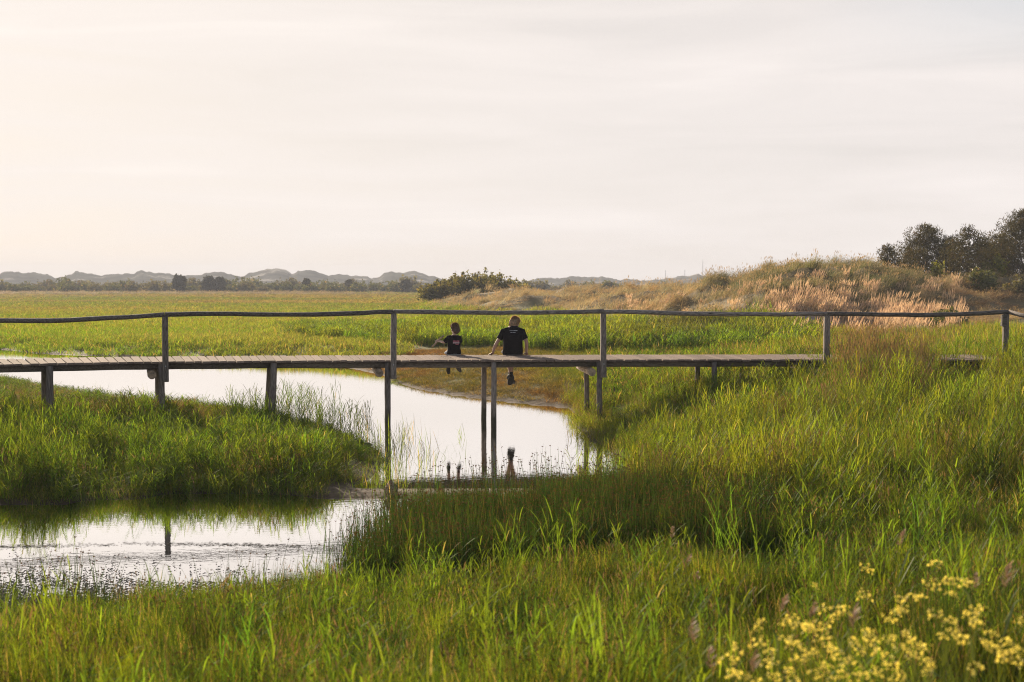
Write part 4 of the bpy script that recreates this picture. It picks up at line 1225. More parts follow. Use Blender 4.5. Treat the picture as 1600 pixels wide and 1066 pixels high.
def adult():
    p, t, n = fr(su(819) , DW - 0.16)
    root = empty('person', p, math.atan2(-n.x, n.y) * 0.6)
    tag(root, 'reddish blond adult in black t-shirt sitting on the bridge with both hands on planks', 'person')
    yaw, pit = R(-48), R(30)
    Rh = rotm(yaw, pit, 0)
    hc = V3((0.075, 0.185, 0.745))
    b = MB()
    # trunk
    rings(b, [((0, 0.03, 0.005), 0.198, .11), ((0, 0.02, 0.08), 0.215, .135), ((0, 0.0, 0.2), 0.193, .12), ((0, -0.015, 0.32), 0.186, .115), ((0.005, 0.0, 0.45), 0.204, .115),
              ((0.01, 0.035, 0.56), 0.222, .105), ((0.015, 0.075, 0.64), 0.151, .085), ((0.02, 0.095, 0.68), 0.082, .06)])
    b.tube([V3((0.015, 0.08, 0.63)), V3((0.04, 0.115, 0.70)), V3((0.065, 0.135, 0.76))], [0.066, 0.06, 0.058], 12)
    head_parts(b, hc, Rh, 1.06)
    # arms
    def limb(pts, rad): b.tube([V3(q) for q in pts], rad, 12)
    limb([(-0.09, 0.05, .59), (-0.225, 0.06, .545), (-0.275, 0.035, .43), (-0.345, 0.01, .325)], [.06, .062, .052, .043])
    limb([(-0.345, 0.01, .325), (-0.40, 0.015, .23), (-0.462, 0.03, .07)], [.043, .042, .028])
    hand(b, V3((-0.462, 0.03, 0.055)), V3((-0.45, 0.75, -0.35)), V3((0.75, 0.5, 0)), V3((-0.1, 0.35, 0.93)), 1.05, 0.12, 1)
    limb([(0.10, 0.06, .59), (0.235, 0.075, .545), (0.268, 0.05, .43), (0.315, 0.025, .325)], [.06, .062, .052, .043])
    limb([(0.315, 0.025, .325), (0.325, 0.03, .22), (0.322, 0.045, .07)], [.043, .042, .028])
    hand(b, V3((0.322, 0.045, 0.055)), V3((0.1, 0.85, -0.38)), V3((-0.9, 0.1, 0)), V3((0, 0.4, 0.9)), 1.05, 0.12, 1)
    # legs over the edge
    limb([(-0.09, 0.03, .085), (-0.10, 0.25, .085), (-0.085, 0.455, .045)], [.095, .085, .062])
    limb([(-0.085, 0.455, .045), (-0.075, 0.50, -0.13), (-0.035, 0.50, -0.32), (0.0, 0.485, -0.49)], [.062, .060, .048, .038])
    limb([(0.09, 0.03, .085), (0.10, 0.25, .085), (0.075, 0.46, .04)], [.095, .085, .062])
    limb([(0.075, 0.46, .04), (0.055, 0.52, -0.13), (0.02, 0.54, -0.32), (-0.02, 0.55, -0.50)], [.062, .060, .048, .038])
    body = solid(b, 'body', M_skin, 0.0055, root)
    # t-shirt
    s = MB()
    rings(s, [((0, 0.01, 0.028), 0.236, .142), ((0, 0.005, 0.10), 0.238, .148), ((0, -0.01, 0.22), 0.226, .138), ((0, -0.022, 0.33), 0.226, .132), ((0.005, -0.004, 0.46), 0.243, .13),
              ((0.01, 0.032, 0.55), 0.236, .118), ((0.015, 0.065, 0.62), 0.176, .10), ((0.03, 0.10, 0.68), 0.078, .078)])
    s.tube([V3((-0.08, 0.05, .59)), V3((-0.22, 0.06, .54)), V3((-0.268, 0.037, .445)), V3((-0.316, 0.022, .37))], [.072, .08, .074, .071], 12)
    s.tube([V3((0.09, 0.06, .59)), V3((0.235, 0.075, .54)), V3((0.262, 0.052, .445)), V3((0.30, 0.035, .37))], [.072, .08, .074, .071], 12)
    sh = solid(s, 't_shirt', M_black, 0.008, root)
    surf = back_surf(sh, root)
    rr = random.Random(5)
    it = []
    x = -0.075
    while x < 0.10:
        w = rr.uniform(0.006, 0.016); it.append((x, 0.565, w, 0.013)); x += w + rr.choice((0.004, 0.004, 0.010))
    x = -0.06
    while x < 0.06:
        w = rr.uniform(0.004, 0.010); it.append((x, 0.528, w, 0.009)); x += w + rr.choice((0.003, 0.008))
    flatprint('lettering', M_print, sh, it, surf)
    # shorts
    q = MB()
    rings(q, [((0, 0.03, 0.004), 0.235, .135), ((0, 0.02, 0.06), 0.241, .15), ((0, 0.01, 0.13), 0.223, .14)])
    q.tube([V3((-0.09, 0.03, .088)), V3((-0.105, 0.25, .088)), V3((-0.09, 0.43, .055))], [.105, .10, .085], 14)
    q.tube([V3((0.09, 0.03, .088)), V3((0.105, 0.25, .088)), V3((0.08, 0.43, .055))], [.105, .10, .085], 14)
    q.ell(V3((-0.16, 0.12, 0.07)), (.10, .16, .065))
    solid(q, 'shorts', M_shorts, 0.008, root)
    for a, c_, tt in ((V3((0.0, .485, -.48)), 0, 0), (V3((-0.02, .55, -.49)), 1, 0)):
        sk = MB(); sk.tube([a + V3((0, 0, 0.06)), a + V3((0, 0, 0.03)), a - V3((0, 0, .04))], [0.046, 0.044, 0.046], 12); sk.build('sock', M_sock, root, True)
        d = V3((-0.12, 0.62, -0.75)) if c_ == 0 else V3((0.55, 0.62, -0.58))
        shoe(None, a - V3((0, 0, .02)), a + d, 1.08, root, M_shoe, M_sole, 0.054)
    for s_ in (-1, 1):
        e = MB(); e.ell(hc + Rh @ (V3((s_ * .033, .076, .008)) * 1.06), (.012, .012, .012), None, 10, 7); e.build('eye', M_eye, root, True)
    hair('hair', hc, Rh, 1.08, hair_mat('reddish_blond_hair', (0.36, 0.255, 0.145)), root, 0.085, 0.06, 1100, 2)
adult()

def child():
    p, t, n = fr(su(724), DW - 0.14)
    root = empty('person', p, math.atan2(-n.x, n.y) * 0.6)
    tag(root, 'small brown haired child in black t-shirt with pink print sitting left of the adult', 'person')
    Rh = rotm(R(38), R(8), 0)
    hc = V3((0.01, 0.035, 0.615))
    k = 0.92
    b = MB()
    rings(b, [((0, 0.02, 0.005), 0.138, .085), ((0, 0.01, 0.07), 0.145, .10), ((0, 0.0, 0.17), 0.123, .088), ((0, -0.005, 0.27), 0.123, .085), ((0, 0.0, 0.37), 0.134, .082), ((0.005, 0.01, 0.43), 0.127, .072),
              ((0.005, 0.015, 0.47), 0.066, .05)])
    b.tube([V3((0.005, 0.012, .44)), V3((0.006, 0.015, .50)), V3((0.008, 0.025, .56))], [.045, .041, .042], 12)
    head_parts(b, hc, Rh, k)
    def limb(pts, rad): b.tube([V3(q) for q in pts], rad, 12)
    limb([(-0.07, 0.01, .425), (-0.125, 0.02, .405), (-0.185, 0.06, .33), (-0.215, 0.09, .295)], [.042, .042, .034, .030])
    limb([(-0.215, 0.09, .295), (-0.265, 0.125, .305), (-0.325, 0.165, .318)], [.030, .029, .021])
    hand(b, V3((-0.325, 0.165, .318)), V3((-0.85, 0.35, 0.12)), V3((0.2, 0.3, 0.9)), V3((0.3, 0.85, -0.1)), 0.72, 0.45, 1)
    limb([(0.07, 0.02, .425), (0.125, 0.035, .40), (0.135, 0.12, .31), (0.11, 0.20, .26)], [.042, .042, .034, .030])
    limb([(0.11, 0.20, .26), (0.05, 0.26, .27), (-0.02, 0.30, .28)], [.030, .029, .021])
    hand(b, V3((-0.02, 0.30, .28)), V3((-0.9, 0.3, 0.0)), V3((0.1, 0.3, 0.9)), V3((0.3, 0.85, 0)), 0.72, 0.45, -1)
    limb([(-0.065, 0.03, .065), (-0.085, 0.19, .065), (-0.09, 0.335, .045)], [.068, .060, .046])
    limb([(-0.09, 0.335, .045), (-0.10, 0.36, -0.06), (-0.11, 0.35, -0.17), (-0.115, 0.34, -0.275)], [.046, .043, .035, .028])
    limb([(0.065, 0.03, .065), (0.085, 0.19, .065), (0.095, 0.335, .045)], [.068, .060, .046])
    limb([(0.095, 0.335, .045), (0.11, 0.37, -0.06), (0.115, 0.365, -0.16), (0.12, 0.36, -0.265)], [.046, .043, .035, .028])
    solid(b, 'body', M_skin2, 0.0048, root)
    s = MB()
    rings(s, [((0, 0.015, 0.022), 0.171, .112), ((0, 0.01, 0.09), 0.162, .112), ((0, 0.0, 0.17), 0.146, .102), ((0, -0.008, 0.27), 0.148, .100), ((0, -0.003, 0.37), 0.160, .097), ((0.005, 0.01, 0.43), 0.148, .086),
              ((0.005, 0.015, 0.465), 0.075, .058)])
    s.tube([V3((-0.065, 0.01, .42)), V3((-0.125, 0.02, .402)), V3((-0.175, 0.05, .342)), V3((-0.20, 0.075, .31))], [.052, .058, .054, .052], 12)
    s.tube([V3((0.065, 0.02, .42)), V3((0.125, 0.035, .40)), V3((0.14, 0.09, .335)), V3((0.135, 0.14, .295))], [.052, .058, .054, .052], 12)
    sh = solid(s, 't_shirt', M_black, 0.007, root)
    surf = back_surf(sh, root)
    rr = random.Random(8)
    it, it2 = [], []
    for row, (x0, x1, z, hh) in enumerate(((-0.03, 0.105, 0.318, 0.030), (-0.03, 0.11, 0.278, 0.034), (0.03, 0.105, 0.252, 0.018))):
        x = x0
        while x < x1:
            w = rr.uniform(0.008, 0.017); (it if row != 1 else it2).append((x, z + rr.uniform(-.002, .002), w, hh * rr.uniform(.8, 1))); x += w + rr.uniform(.002, .005)
    flatprint('lettering', M_pink, sh, it, surf); flatprint('lettering', M_pale, sh, it2, surf)
    q = MB()
    rings(q, [((0, 0.02, 0.003), 0.159, .105), ((0, 0.015, 0.05), 0.166, .115), ((0, 0.01, 0.10), 0.148, .105)])
    q.tube([V3((-0.065, 0.03, .067)), V3((-0.095, 0.19, .069)), V3((-0.10, 0.32, .052))], [.078, .078, .066], 14)
    q.tube([V3((0.065, 0.03, .067)), V3((0.09, 0.19, .069)), V3((0.10, 0.32, .052))], [.078, .078, .066], 14)
    q.ell(V3((-0.145, 0.11, 0.05)), (.075, .12, .048))
    solid(q, 'shorts', M_lshorts, 0.007, root)
    for a, d, so in ((V3((-0.115, .34, -.27)), V3((0.06, 0.45, -0.80)), M_sole), (V3((0.12, .36, -.26)), V3((0.42, 0.60, -0.62)), M_sole)):
        sk = MB(); sk.tube([a + V3((0, 0, 0.05)), a + V3((0, 0, 0.02)), a - V3((0, 0, .03))], [0.034, 0.032, 0.034], 12); sk.build('sock', M_sock, root, True)
        shoe(None, a - V3((0, 0, .015)), a + d, 0.74, root, M_shoe, so, 0.05)
    for s_ in (-1, 1):
        e = MB(); e.ell(hc + Rh @ (V3((s_ * .033, .076, .008)) * k), (.011, .011, .011), None, 10, 7); e.build('eye', M_eye, root, True)
    hair('hair', hc, Rh, k * 1.06, hair_mat('brown_hair', (0.15, 0.085, 0.045)), root, 0.075, 0.05, 900, 4)
    # the stick in the child's left hand
    Mw = Matrix.Translation(root.location) @ Matrix.Rotation(root.rotation_euler.z, 4, 'Z')
    a, m_, c_ = V3((-0.50, 0.20, .185)), V3((-0.372, 0.188, .322)), V3((-0.225, 0.17, .455))
    st = MB(); st.tube([a, a.lerp(m_, .5) + V3((0.006, 0, 0.004)), m_, m_.lerp(c_, .5) - V3((0.005, 0, 0)), c_], [0.017, 0.019, 0.018, 0.019, 0.014], 8, jit=.08)
    so = st.build('stick', M_logend, None, True); so.matrix_world = Mw
    tag(so, 'short crooked brown stick held out in the hand of the child', 'stick')
child()

# ---------------------------------------------------------------- trees and shrubs
def crown_arrays(blobs, n, size, seed, hollow=0.35, needles=False, out=0.6):
    """leaf-sized faces spread through the volume of some ellipsoids, in clumps"""
    rr = np.random.default_rng(seed)
    A = blade_arrays()
    vol = np.array([b[1][0] * b[1][1] * b[1][2] for b in blobs]) ** 0.67
    pick = rr.choice(len(blobs), n, p=vol / vol.sum())
    for j in pick:
        c, r = blobs[j]
        d = rr.normal(0, 1, 3); d /= np.linalg.norm(d)
        q = (hollow + (1 - hollow) * rr.random() ** 0.6)
        lump = 1 + 0.22 * math.sin(d[0] * 7 + j) * math.sin(d[1] * 6 + 2 * j) + 0.15 * math.sin(d[2] * 9 + j)
        p = np.array(c) + d * np.array(r) * q * lump
        bv = rr.random()
        for s_ in range(3 if not needles else 4):
            o = len(A['v'])
            p2 = p + rr.normal(0, size * 0.55, 3)
            if needles:
                dd = d * 0.5 + rr.normal(0, 0.5, 3) + np.array([0, 0, 0.55]); dd /= np.linalg.norm(dd)
                sd = np.cross(dd, rr.normal(0, 1, 3)); sd /= np.linalg.norm(sd) + 1e-9
                l_ = size * (0.9 + rr.random()); w = size * 0.22
                A['v'] += [tuple(p2 - sd * w), tuple(p2 + sd * w), tuple(p2 + dd * l_)]
                A['f'].append((o, o + 1, o + 2)); k = 3
            else:
                a_ = d * out + rr.normal(0, 0.7, 3); a_ /= np.linalg.norm(a_)
                e1 = np.cross(a_, rr.normal(0, 1, 3)); e1 /= np.linalg.norm(e1) + 1e-9
                e2 = np.cross(a_, e1)
                s1 = size * (0.5 + 0.8 * rr.random()); s2 = s1 * 0.55
                A['v'] += [tuple(p2 - e1 * s1), tuple(p2 - e2 * s2), tuple(p2 + e1 * s1), tuple(p2 + e2 * s2)]
                A['f'].append((o, o + 1, o + 2, o + 3)); k = 4
            A['bv'] += [bv] * k; A['bk'] += [0.0] * k
    return A
def wood_mesh(h, spread, limbs, r, seed, top=0.75):
    rr = random.Random(seed)
    mb = MB()
    pts = [V3((0, 0, -0.2)), V3((rr.uniform(-.1, .1) * spread, 0, h * 0.3)), V3((rr.uniform(-.15, .15) * spread, rr.uniform(-.1, .1), h * top))]
    mb.tube(pts, [r, r * 0.7, r * 0.25], 7)
    for i in range(limbs):
        t = rr.uniform(0.2, 0.9); b = pts[0].lerp(pts[1], t * 2) if t < .5 else pts[1].lerp(pts[2], t * 2 - 1)
        a = rr.uniform(0, 6.28); l_ = spread * rr.uniform(.45, .9) * (1.1 - t * .5)
        e = b + V3((math.cos(a) * l_, math.sin(a) * l_, l_ * rr.uniform(.25, .9)))
        mb.tube([b, b.lerp(e, .5) + V3((0, 0, .05 * l_)), e], [r * .4, r * .28, r * .1], 5)
    return mb
L_pine = leafmat('pine_needles', base=(0.066, 0.060, 0.025), strawf=0.06, straw=(0.12, 0.085, 0.05), transl=0.3, tr=(1.6, 1.35, .6), gloss=0.01, vary=0.45)
L_green = leafmat('shrub_leaves', base=(0.10, 0.115, 0.04), strawf=0.05, transl=0.35, vary=0.4, gloss=0.03)
L_olive = leafmat('olive_leaves', base=(0.135, 0.13, 0.062), strawf=0.1, straw=(0.16, 0.12, 0.07), transl=0.35, vary=0.4, gloss=0.03)
L_dark = leafmat('dark_leaves', base=(0.04, 0.045, 0.028), strawf=0.02, transl=0.2, vary=0.4, gloss=0.02)
L_lime = leafmat('lime_leaves', base=(0.16, 0.17, 0.025), strawf=0.02, transl=0.45, vary=0.35, gloss=0.03)

def tree(name, label, cat, loc, blobs, n, size, m, seed, h, spread, limbs=5, r=0.12, needles=False, group=None, rz=0, hollow=.35):
    root = empty(name, loc, rz)
    tag(root, label, cat, group)
    link('crown', arr_mesh(crown_arrays(blobs, n, size, seed, hollow, needles), 'crown', m), root)
    wood_mesh(h, spread, limbs, r, seed).build('trunk', M_bark, root, True)
    return root
def gz(x, y):
    return float(height(np.array([float(x)]), np.array([float(y)]))[0])
def pine(u, vb, vt, wpx, Y, label, seed, sparse=1.0, shape=1.0):
    b = at(u, vb, Y); s_ = Y / F
    z0 = gz(b.x, Y) - 0.1
    top = at(u, vt, Y).z
    h = top - z0; w = wpx * s_ / 2
    rr = random.Random(seed)
    blobs = []
    w *= 1.32
    lv = max(5, int(h / .42))
    for i in range(lv):
        t = 0.14 + 0.83 * i / (lv - 1)
        rad = w * shape * (0.80 + 0.25 * math.sin(t * 3.0)) * (1 - max(0, t - .45) / .58) ** .75 * rr.uniform(.8, 1.12)
        nb = max(3, int(4 + rad * 3.2))
        a0 = rr.uniform(0, 6.28)
        for j in range(nb):
            if rr.random() < .12: continue
            a = a0 + 6.283 * j / nb + rr.uniform(-.3, .3); l_ = rad * rr.uniform(.7, 1.15)
            for q in (1.0, .68, .38):
                if l_ * q < .12: continue
                br = .17 + .11 * rr.random() + .05 * w
                blobs.append(((math.cos(a) * l_ * q, math.sin(a) * l_ * q, h * t + l_ * q * .22 + rr.uniform(-.1, .1)), (br * 1.15, br * 1.15, br * .85)))
            if t > .3: blobs.append(((math.cos(a) * l_ * 1.03, math.sin(a) * l_ * 1.03, h * t + l_ * .22 + .16), (.07, .07, .2)))
    blobs.append(((0, 0, h - .25), (.12, .12, .3)))
    tree('pine_tree', label, 'tree', (b.x, Y, z0), blobs, int(len(blobs) * 10 * sparse), 0.12, L_pine, seed, h, w, 9, .12, True, 'pines on the dune at the right', hollow=.2)
pine(1386, 432, 385, 30, 88, 'small lone pine with open tufted branches, leftmost on the dune', 11, .6, 1.0)
pine(1447, 438, 357, 92, 92, 'broad rounded dark pine right of the small lone pine', 12, 1.1)
pine(1512, 442, 359, 66, 86, 'slender pine with gaps in its crown between the broad pine and the tall pine', 13, .8)
pine(1540, 440, 376, 52, 94, 'short dark pine tucked in left of the tallest pine', 14, .8)
pine(1594, 442, 333, 100, 90, 'tallest pine at the right edge of the dune', 15, 1.3)
pine(1482, 446, 376, 56, 90, 'low dark pine between the broad pine and the slender pine', 17, .9)
pine(1566, 448, 372, 60, 93, 'low dark pine under the left flank of the tallest pine', 18, .9)
pine(1420, 442, 392, 40, 95, 'low dark pine under the left flank of the broad pine', 19, .9)
pine(1655, 445, 345, 90, 92, 'dark pine beyond the right edge of the dune', 16, 1.0)

def shrub_blobs(w, h, seed, k=9):
    rr = random.Random(seed); out = []
    for i in range(k):
        a = rr.uniform(0, 6.28); q = math.sqrt(rr.random()) * w * .62
        hh = h * rr.uniform(.55, 1.0) * (1 - .35 * (q / w) ** 2)
        br = rr.uniform(.28, .46) * w
        out.append(((math.cos(a) * q, math.sin(a) * q, max(hh - h * .28, h * .25)), (br, br, h * .30)))
        out.append(((math.cos(a) * q, math.sin(a) * q, h * .25), (br * 1.1, br * 1.1, h * .28)))
    return out
def shrub(u, vb, vt, wpx, Y, label, m, seed, size, n, cat='shrub', group=None, name='shrub', ground_z=None):
    b = at(u, vb, Y); s_ = Y / F
    z0 = (gz(b.x, Y) if ground_z is None else ground_z) - 0.1
    h = at(u, vt, Y).z - z0; w = wpx * s_ / 2
    return tree(name, label, cat, (b.x, Y, z0), shrub_blobs(w, h, seed), n, size, m, seed, h, w, 5, .07, False, group)
shrub(1468, 444, 408, 46, 84, 'yellow green bush at the foot of the broad pine', L_lime, 21, .10, 700)
shrub(1424, 440, 410, 34, 86, 'small olive bush between the lone pine and the broad pine', L_green, 22, .10, 500)
shrub(1552, 440, 392, 46, 86, 'bright yellow green bush left of the tallest pine', L_lime, 23, .10, 700)
shrub(1540, 452, 415, 58, 80, 'low dark green bush on the slope before the tallest pine', L_green, 24, .10, 900)
shrub(1502, 450, 420, 40, 82, 'brown twiggy bush under the slender pine', L_olive, 25, .09, 600)
shrub(1590, 456, 428, 60, 80, 'grey olive bush at the right edge below the pines', L_olive, 26, .09, 700)
shrub(1480, 496, 478, 80, 55, 'low dark green bush at the foot of the dune beside the sandy bank', L_green, 27, .07, 900)
# big willow thicket in the middle
def thicket():
    Y = 150; b = at(737, 468, Y)
    z0 = gz(b.x, Y) - .2; s_ = Y / F
    blobs = []
    rr = random.Random(3)
    prof = [(668, 446), (680, 440), (695, 436), (708, 431), (722, 428), (738, 425), (752, 424), (766, 424), (780, 427), (792, 433), (802, 437), (814, 441)]
    for u, v in prof:
        h = at(u, v, Y).z - z0
        x = (u - 737) * s_
        for j in range(3):
            y = rr.uniform(-3, 3)
            hh = h * rr.uniform(.82, 1)
            blobs.append(((x + rr.uniform(-.4, .4), y, hh * .70), (.95, 1.2, hh * .30)))
            blobs.append(((x + rr.uniform(-.4, .4), y, hh * .3), (1.1, 1.4, hh * .32)))
        for j in range(2):
            blobs.append(((x + rr.uniform(-.5, .5), rr.uniform(-2, 2), h * .96), (.16, .2, .4)))
    root = empty('willow_bush', (b.x, Y, z0))
    tag(root, 'big olive green willow thicket rising behind the tan dune grass', 'bush')
    link('crown', arr_mesh(crown_arrays(blobs, 5200, .17, 5, .3), 'crown', leafmat('willow_leaves', base=(0.115, 0.115, 0.042), strawf=0.08, straw=(.15, .12, .06), transl=.5, vary=.45, gloss=.02)), root)
    mb = MB()
    for i in range(26):
        x = rr.uniform(-4.8, 4.8); y = rr.uniform(-2.5, 2.0)
        h = float(np.interp(737 + x / s_, [p[0] for p in prof], [at(p[0], p[1], Y).z - z0 for p in prof]))
        mb.tube([V3((x, y, 0)), V3((x + rr.uniform(-.2, .2), y, h * .5)), V3((x + rr.uniform(-.4, .5), y, h * .97))], [.06, .045, .015], 5)
    mb.build('trunk', M_bark, root, True)
thicket()
# shrubs along the far edge of the meadow
def far_shrubs():
    kinds = []
    for i in range(6):
        m = [L_green, L_olive, L_green, L_olive, L_green, L_dark][i]
        w, h = 3.2, 2.7
        cr = arr_mesh(crown_arrays(shrub_blobs(w, h, 60 + i, 7), 330, .30, 70 + i, .4), 'crown', m)
        tr_ = wood_mesh(h * .9, w * .8, 4, .09, 80 + i).mesh('trunk', M_bark, True)
        kinds.append((cr, tr_))
    rr = random.Random(12)
    spots = []
    u = -170
    while u < 715:
        spots.append((u, rr.uniform(345, 372), rr.uniform(0.8, 1.15))); u += rr.uniform(15, 24)
    u = -180
    while u < 720:
        spots.append((u, rr.uniform(385, 420), rr.uniform(1.15, 1.6))); u += rr.uniform(20, 34)
    u = 806
    while u < 1110:
        spots.append((u, rr.uniform(350, 400), rr.uniform(.9, 1.25))); u += rr.uniform(13, 22)
    def lab(i, u, Y):
        c = ('green', 'greyish olive')[i % 2]
        rw = 'front row' if Y < 375 else 'back row'
        w = ('left of the leftmost dark tree' if u < 268 else 'around the pair of dark trees' if u < 365 else 'near the small dark round tree' if u < 510 else 'around the tiny dark tree' if u < 600
             else 'beside the dark tree nearest the willow thicket' if u < 800 else 'right of the willow thicket')
        return '%s shrub, %s, %s' % (c, rw, w)
    for u, Y, sc in spots:
        kx, ky, kz = rr.uniform(.8, 1.35), rr.uniform(.8, 1.2), rr.uniform(.85, 1.3)
        i = rr.randrange(5); x = (u - 800) / F * Y
        root = empty('shrub', (x, Y, gz(x, Y) - .1), rr.uniform(0, 6.28)); root.scale = (sc * kx, sc * ky, sc * kz)
        tag(root, '%s %s ' % ('tall' if sc * kz > 1.32 else 'low' if sc * kz < 1.02 else 'medium high', 'wide' if sc * kx > 1.15 else 'narrow') + lab(i, u, Y), 'shrub', 'shrubs along the far edge of the meadow')
        link('crown', kinds[i][0], root); link('trunk', kinds[i][1], root)
    darks = [(281, 429.5, 27, 340, 'tall dark round tree, leftmost of the dark trees beyond the meadow'), (325, 431, 28, 350, 'dark tree left in the touching pair beyond the meadow'),
             (344, 433, 24, 346, 'dark tree right in the touching pair beyond the meadow'), (479, 435.5, 15, 360, 'small dark round tree between the touching pair and the willow thicket'),
             (545, 437, 14, 370, 'tiny dark tree left of the dark tree nearest the willow thicket'), (633, 437, 23, 345, 'dark rounded tree nearest the left end of the willow thicket'),
             (948, 440, 26, 300, 'dark green bush above the tan dune grass right of the willow thicket')]
    for i, (u, v, w, Y, lb) in enumerate(darks):
        b = at(u, v, Y); z0 = gz(b.x, Y) - .1; h = b.z - z0; r = w * Y / F / 2
        rr2 = random.Random(100 + i)
        blobs = [((0, 0, h * .56), (r * .82, r * .8, h * .36)), ((rr2.uniform(-.2, .2) * r, 0, h * .80), (r * .45, r * .45, h * .19)), ((0, 0, h * .28), (r * .6, r * .6, h * .22))]
        for q in range(7):
            a_ = rr2.uniform(0, 6.28); tt = rr2.uniform(.38, .78); k_ = .62 * math.sqrt(max(.1, 1 - ((tt - .55) / .42) ** 2))
            blobs.append(((math.cos(a_) * k_ * r, math.sin(a_) * k_ * r, h * tt), (r * .32, r * .32, h * .14)))
        tree('dark_tree' if i < 6 else 'shrub', lb, 'tree' if i < 6 else 'shrub', (b.x, Y, z0), blobs, 900, .30, L_dark if i < 6 else L_green, 90 + i, h, r, 5, .16, group=None)
far_shrubs()

# distant masts on the dunes
for u, v, hpx, lb in ((1040, 432, 10, 'thin distant mast, leftmost of three on the hazy dunes'), (1070, 430, 9, 'short thick distant mast between two others on the hazy dunes'), (1098, 428, 22, 'tallest thin distant mast on the hazy dunes')):
    Y = 900.0; b = at(u, v, Y)
    mb = MB(); w = .16
    mb.tube([V3((0, 0, -3)), V3((0, 0, hpx * Y / F * .6)), V3((0, 0, hpx * Y / F))], [w * 1.3, w, w * .5], 6)
    mb.box((0, 0, hpx * Y / F * .8), (.5, 0, 0), (0, .05, 0), (0, 0, .06))
    o = mb.build('mast', M_metal); o.location = b; tag(o, lb, 'mast')

# ---------------------------------------------------------------- small things on the shore
def lump(name, label, cat, u, v, w, h, m, seed, sy=.8):
    p = onz(u, v, 0.05)
    p.z = gz(p.x, p.y)
    rr = random.Random(seed)
    bm = bmesh.new(); bmesh.ops.create_icosphere(bm, subdivisions=3, radius=1)
    for q in bm.verts:
        k = 1 + .18 * math.sin(q.co.x * 5 + seed) * math.sin(q.co.y * 4) + .1 * math.sin(q.co.z * 9 + seed) + rr.uniform(-.05, .05)
        q.co = V3((q.co.x * w * k, q.co.y * w * sy * k, max(q.co.z, -.4) * h * k))
    me = bpy.data.meshes.new(name); bm.to_mesh(me); bm.free(); me.materials.append(m)
    o = link(name, me); o.location = p
    return tag(o, label, cat)
M_stone = simple('mossy_stump', (0.16, 0.12, 0.085), .95, .4, 12, .8)
lump('tree_stump', 'small brown stump on the island shore between the two left piles', 'stump', 153, 621, .09, .20, M_stone, 2)
lump('mud_clod', 'low dark clod of turf at the left tip of the island shore', 'clod', 33, 600, .16, .13, M_stone, 3)
lump('tree_stump', 'square weathered stump on the mud bar below the bridge', 'stump', 611, 771, .09, .2, M_logend, 4, 1)

# ---------------------------------------------------------------- pond weed
def weed():
    A = blade_arrays(); rr = np.random.default_rng(9)
    mb = MB(); cnt = 0
    n = 42000
    uu = rr.uniform(-150, 480, n); vv = rr.uniform(855, 1000, n)
    for u, v in zip(uu, vv):
        dens = math.exp(-((v - 950) / 38) ** 2) * (1 if v < 1000 else 0) * (0.35 + 0.65 * (1 - min(1, max(0, (u - 60) / 420))))
        if rr.random() > dens: continue
        p = onz(u, v, 0.004)
        if fbm(np.array([p.x * 1.6]), np.array([p.y * 3.0]), 201)[0] < 0.44: continue
        w = rr.uniform(.005, .022); d = rr.uniform(.002, .007); a = rr.normal(0, .35)
        c, s_ = math.cos(a), math.sin(a)
        z = .002 + rr.random() * .008
        pts = [(p.x + (x * w) * c - y * d * s_, p.y + x * w * s_ + y * d * c, z + 0.003 * k) for k, (x, y) in enumerate(((-1, 0), (-.4, -.8), (.5, -.6), (1, .1), (.3, .9), (-.5, .7)))]
        mb.add(pts, [(0, 1, 2, 3, 4, 5)])
    for line in range(1500):
        u = rr.uniform(-150, 470); v = 853 - 3.0 * math.sin((u - 60) / 130) + rr.normal(0, 1.6)
        p = onz(u, v, .003)
        if rr.random() > (.8 if (u < 90 or u > 260) else .35): continue
        w = rr.uniform(.01, .04); d = rr.uniform(.002, .005)
        mb.add([(p.x - w, p.y, .003), (p.x, p.y - d, .006), (p.x + w, p.y, .004), (p.x, p.y + d, .005)], [(0, 1, 2, 3)])
    o = mb.build('pondweed', simple('pondweed_film', (0.085, 0.075, 0.055), .6, .4, 8))
    tag(o, 'dark floating flecks of pondweed on the near pool', kind='stuff')
weed()

# ---------------------------------------------------------------- yellow flowering plants at the lower right
def petal_mat():
    return leafmat('yellow_petals', base=(0.90, 0.74, 0.15), strawf=0.0, transl=.55, tr=(1.1, 1.05, .8), gloss=.03, vary=.2)
M_petal = petal_mat()
M_stem = leafmat('flower_stems', base=(0.10, 0.135, 0.028), strawf=.0, transl=.3, vary=.2)
def cluster_mesh(seed, k=12, r=.032):
    """a head of small four-petalled flowers"""
    rr = random.Random(seed); A = blade_arrays()
    for i in range(k):
        a = rr.uniform(0, 6.28); q = math.sqrt(rr.random()) * r
        p = V3((math.cos(a) * q, math.sin(a) * q, rr.uniform(-.02, .012) - q * .4))
        nrm = V3((rr.gauss(0, .6), rr.gauss(0, .6), .8)).normalized()
        e1 = nrm.cross(V3((rr.uniform(-1, 1), rr.uniform(-1, 1), .1))).normalized(); e2 = nrm.cross(e1)
        for j in range(4):
            b_ = j * 1.571
            d = e1 * math.cos(b_) + e2 * math.sin(b_); s_ = nrm.cross(d)
            l_ = rr.uniform(.0055, .0088)
            o = len(A['v'])
            A['v'] += [tuple(p), tuple(p + d * l_ * .6 - s_ * l_ * .42 + nrm * .002), tuple(p + d * l_ + nrm * .003), tuple(p + d * l_ * .6 + s_ * l_ * .42 + nrm * .002)]
            A['f'].append((o, o + 1, o + 2, o + 3)); A['bv'] += [rr.random()] * 4; A['bk'] += [0.0] * 4
    return arr_mesh(A, 'flower_head', M_petal)
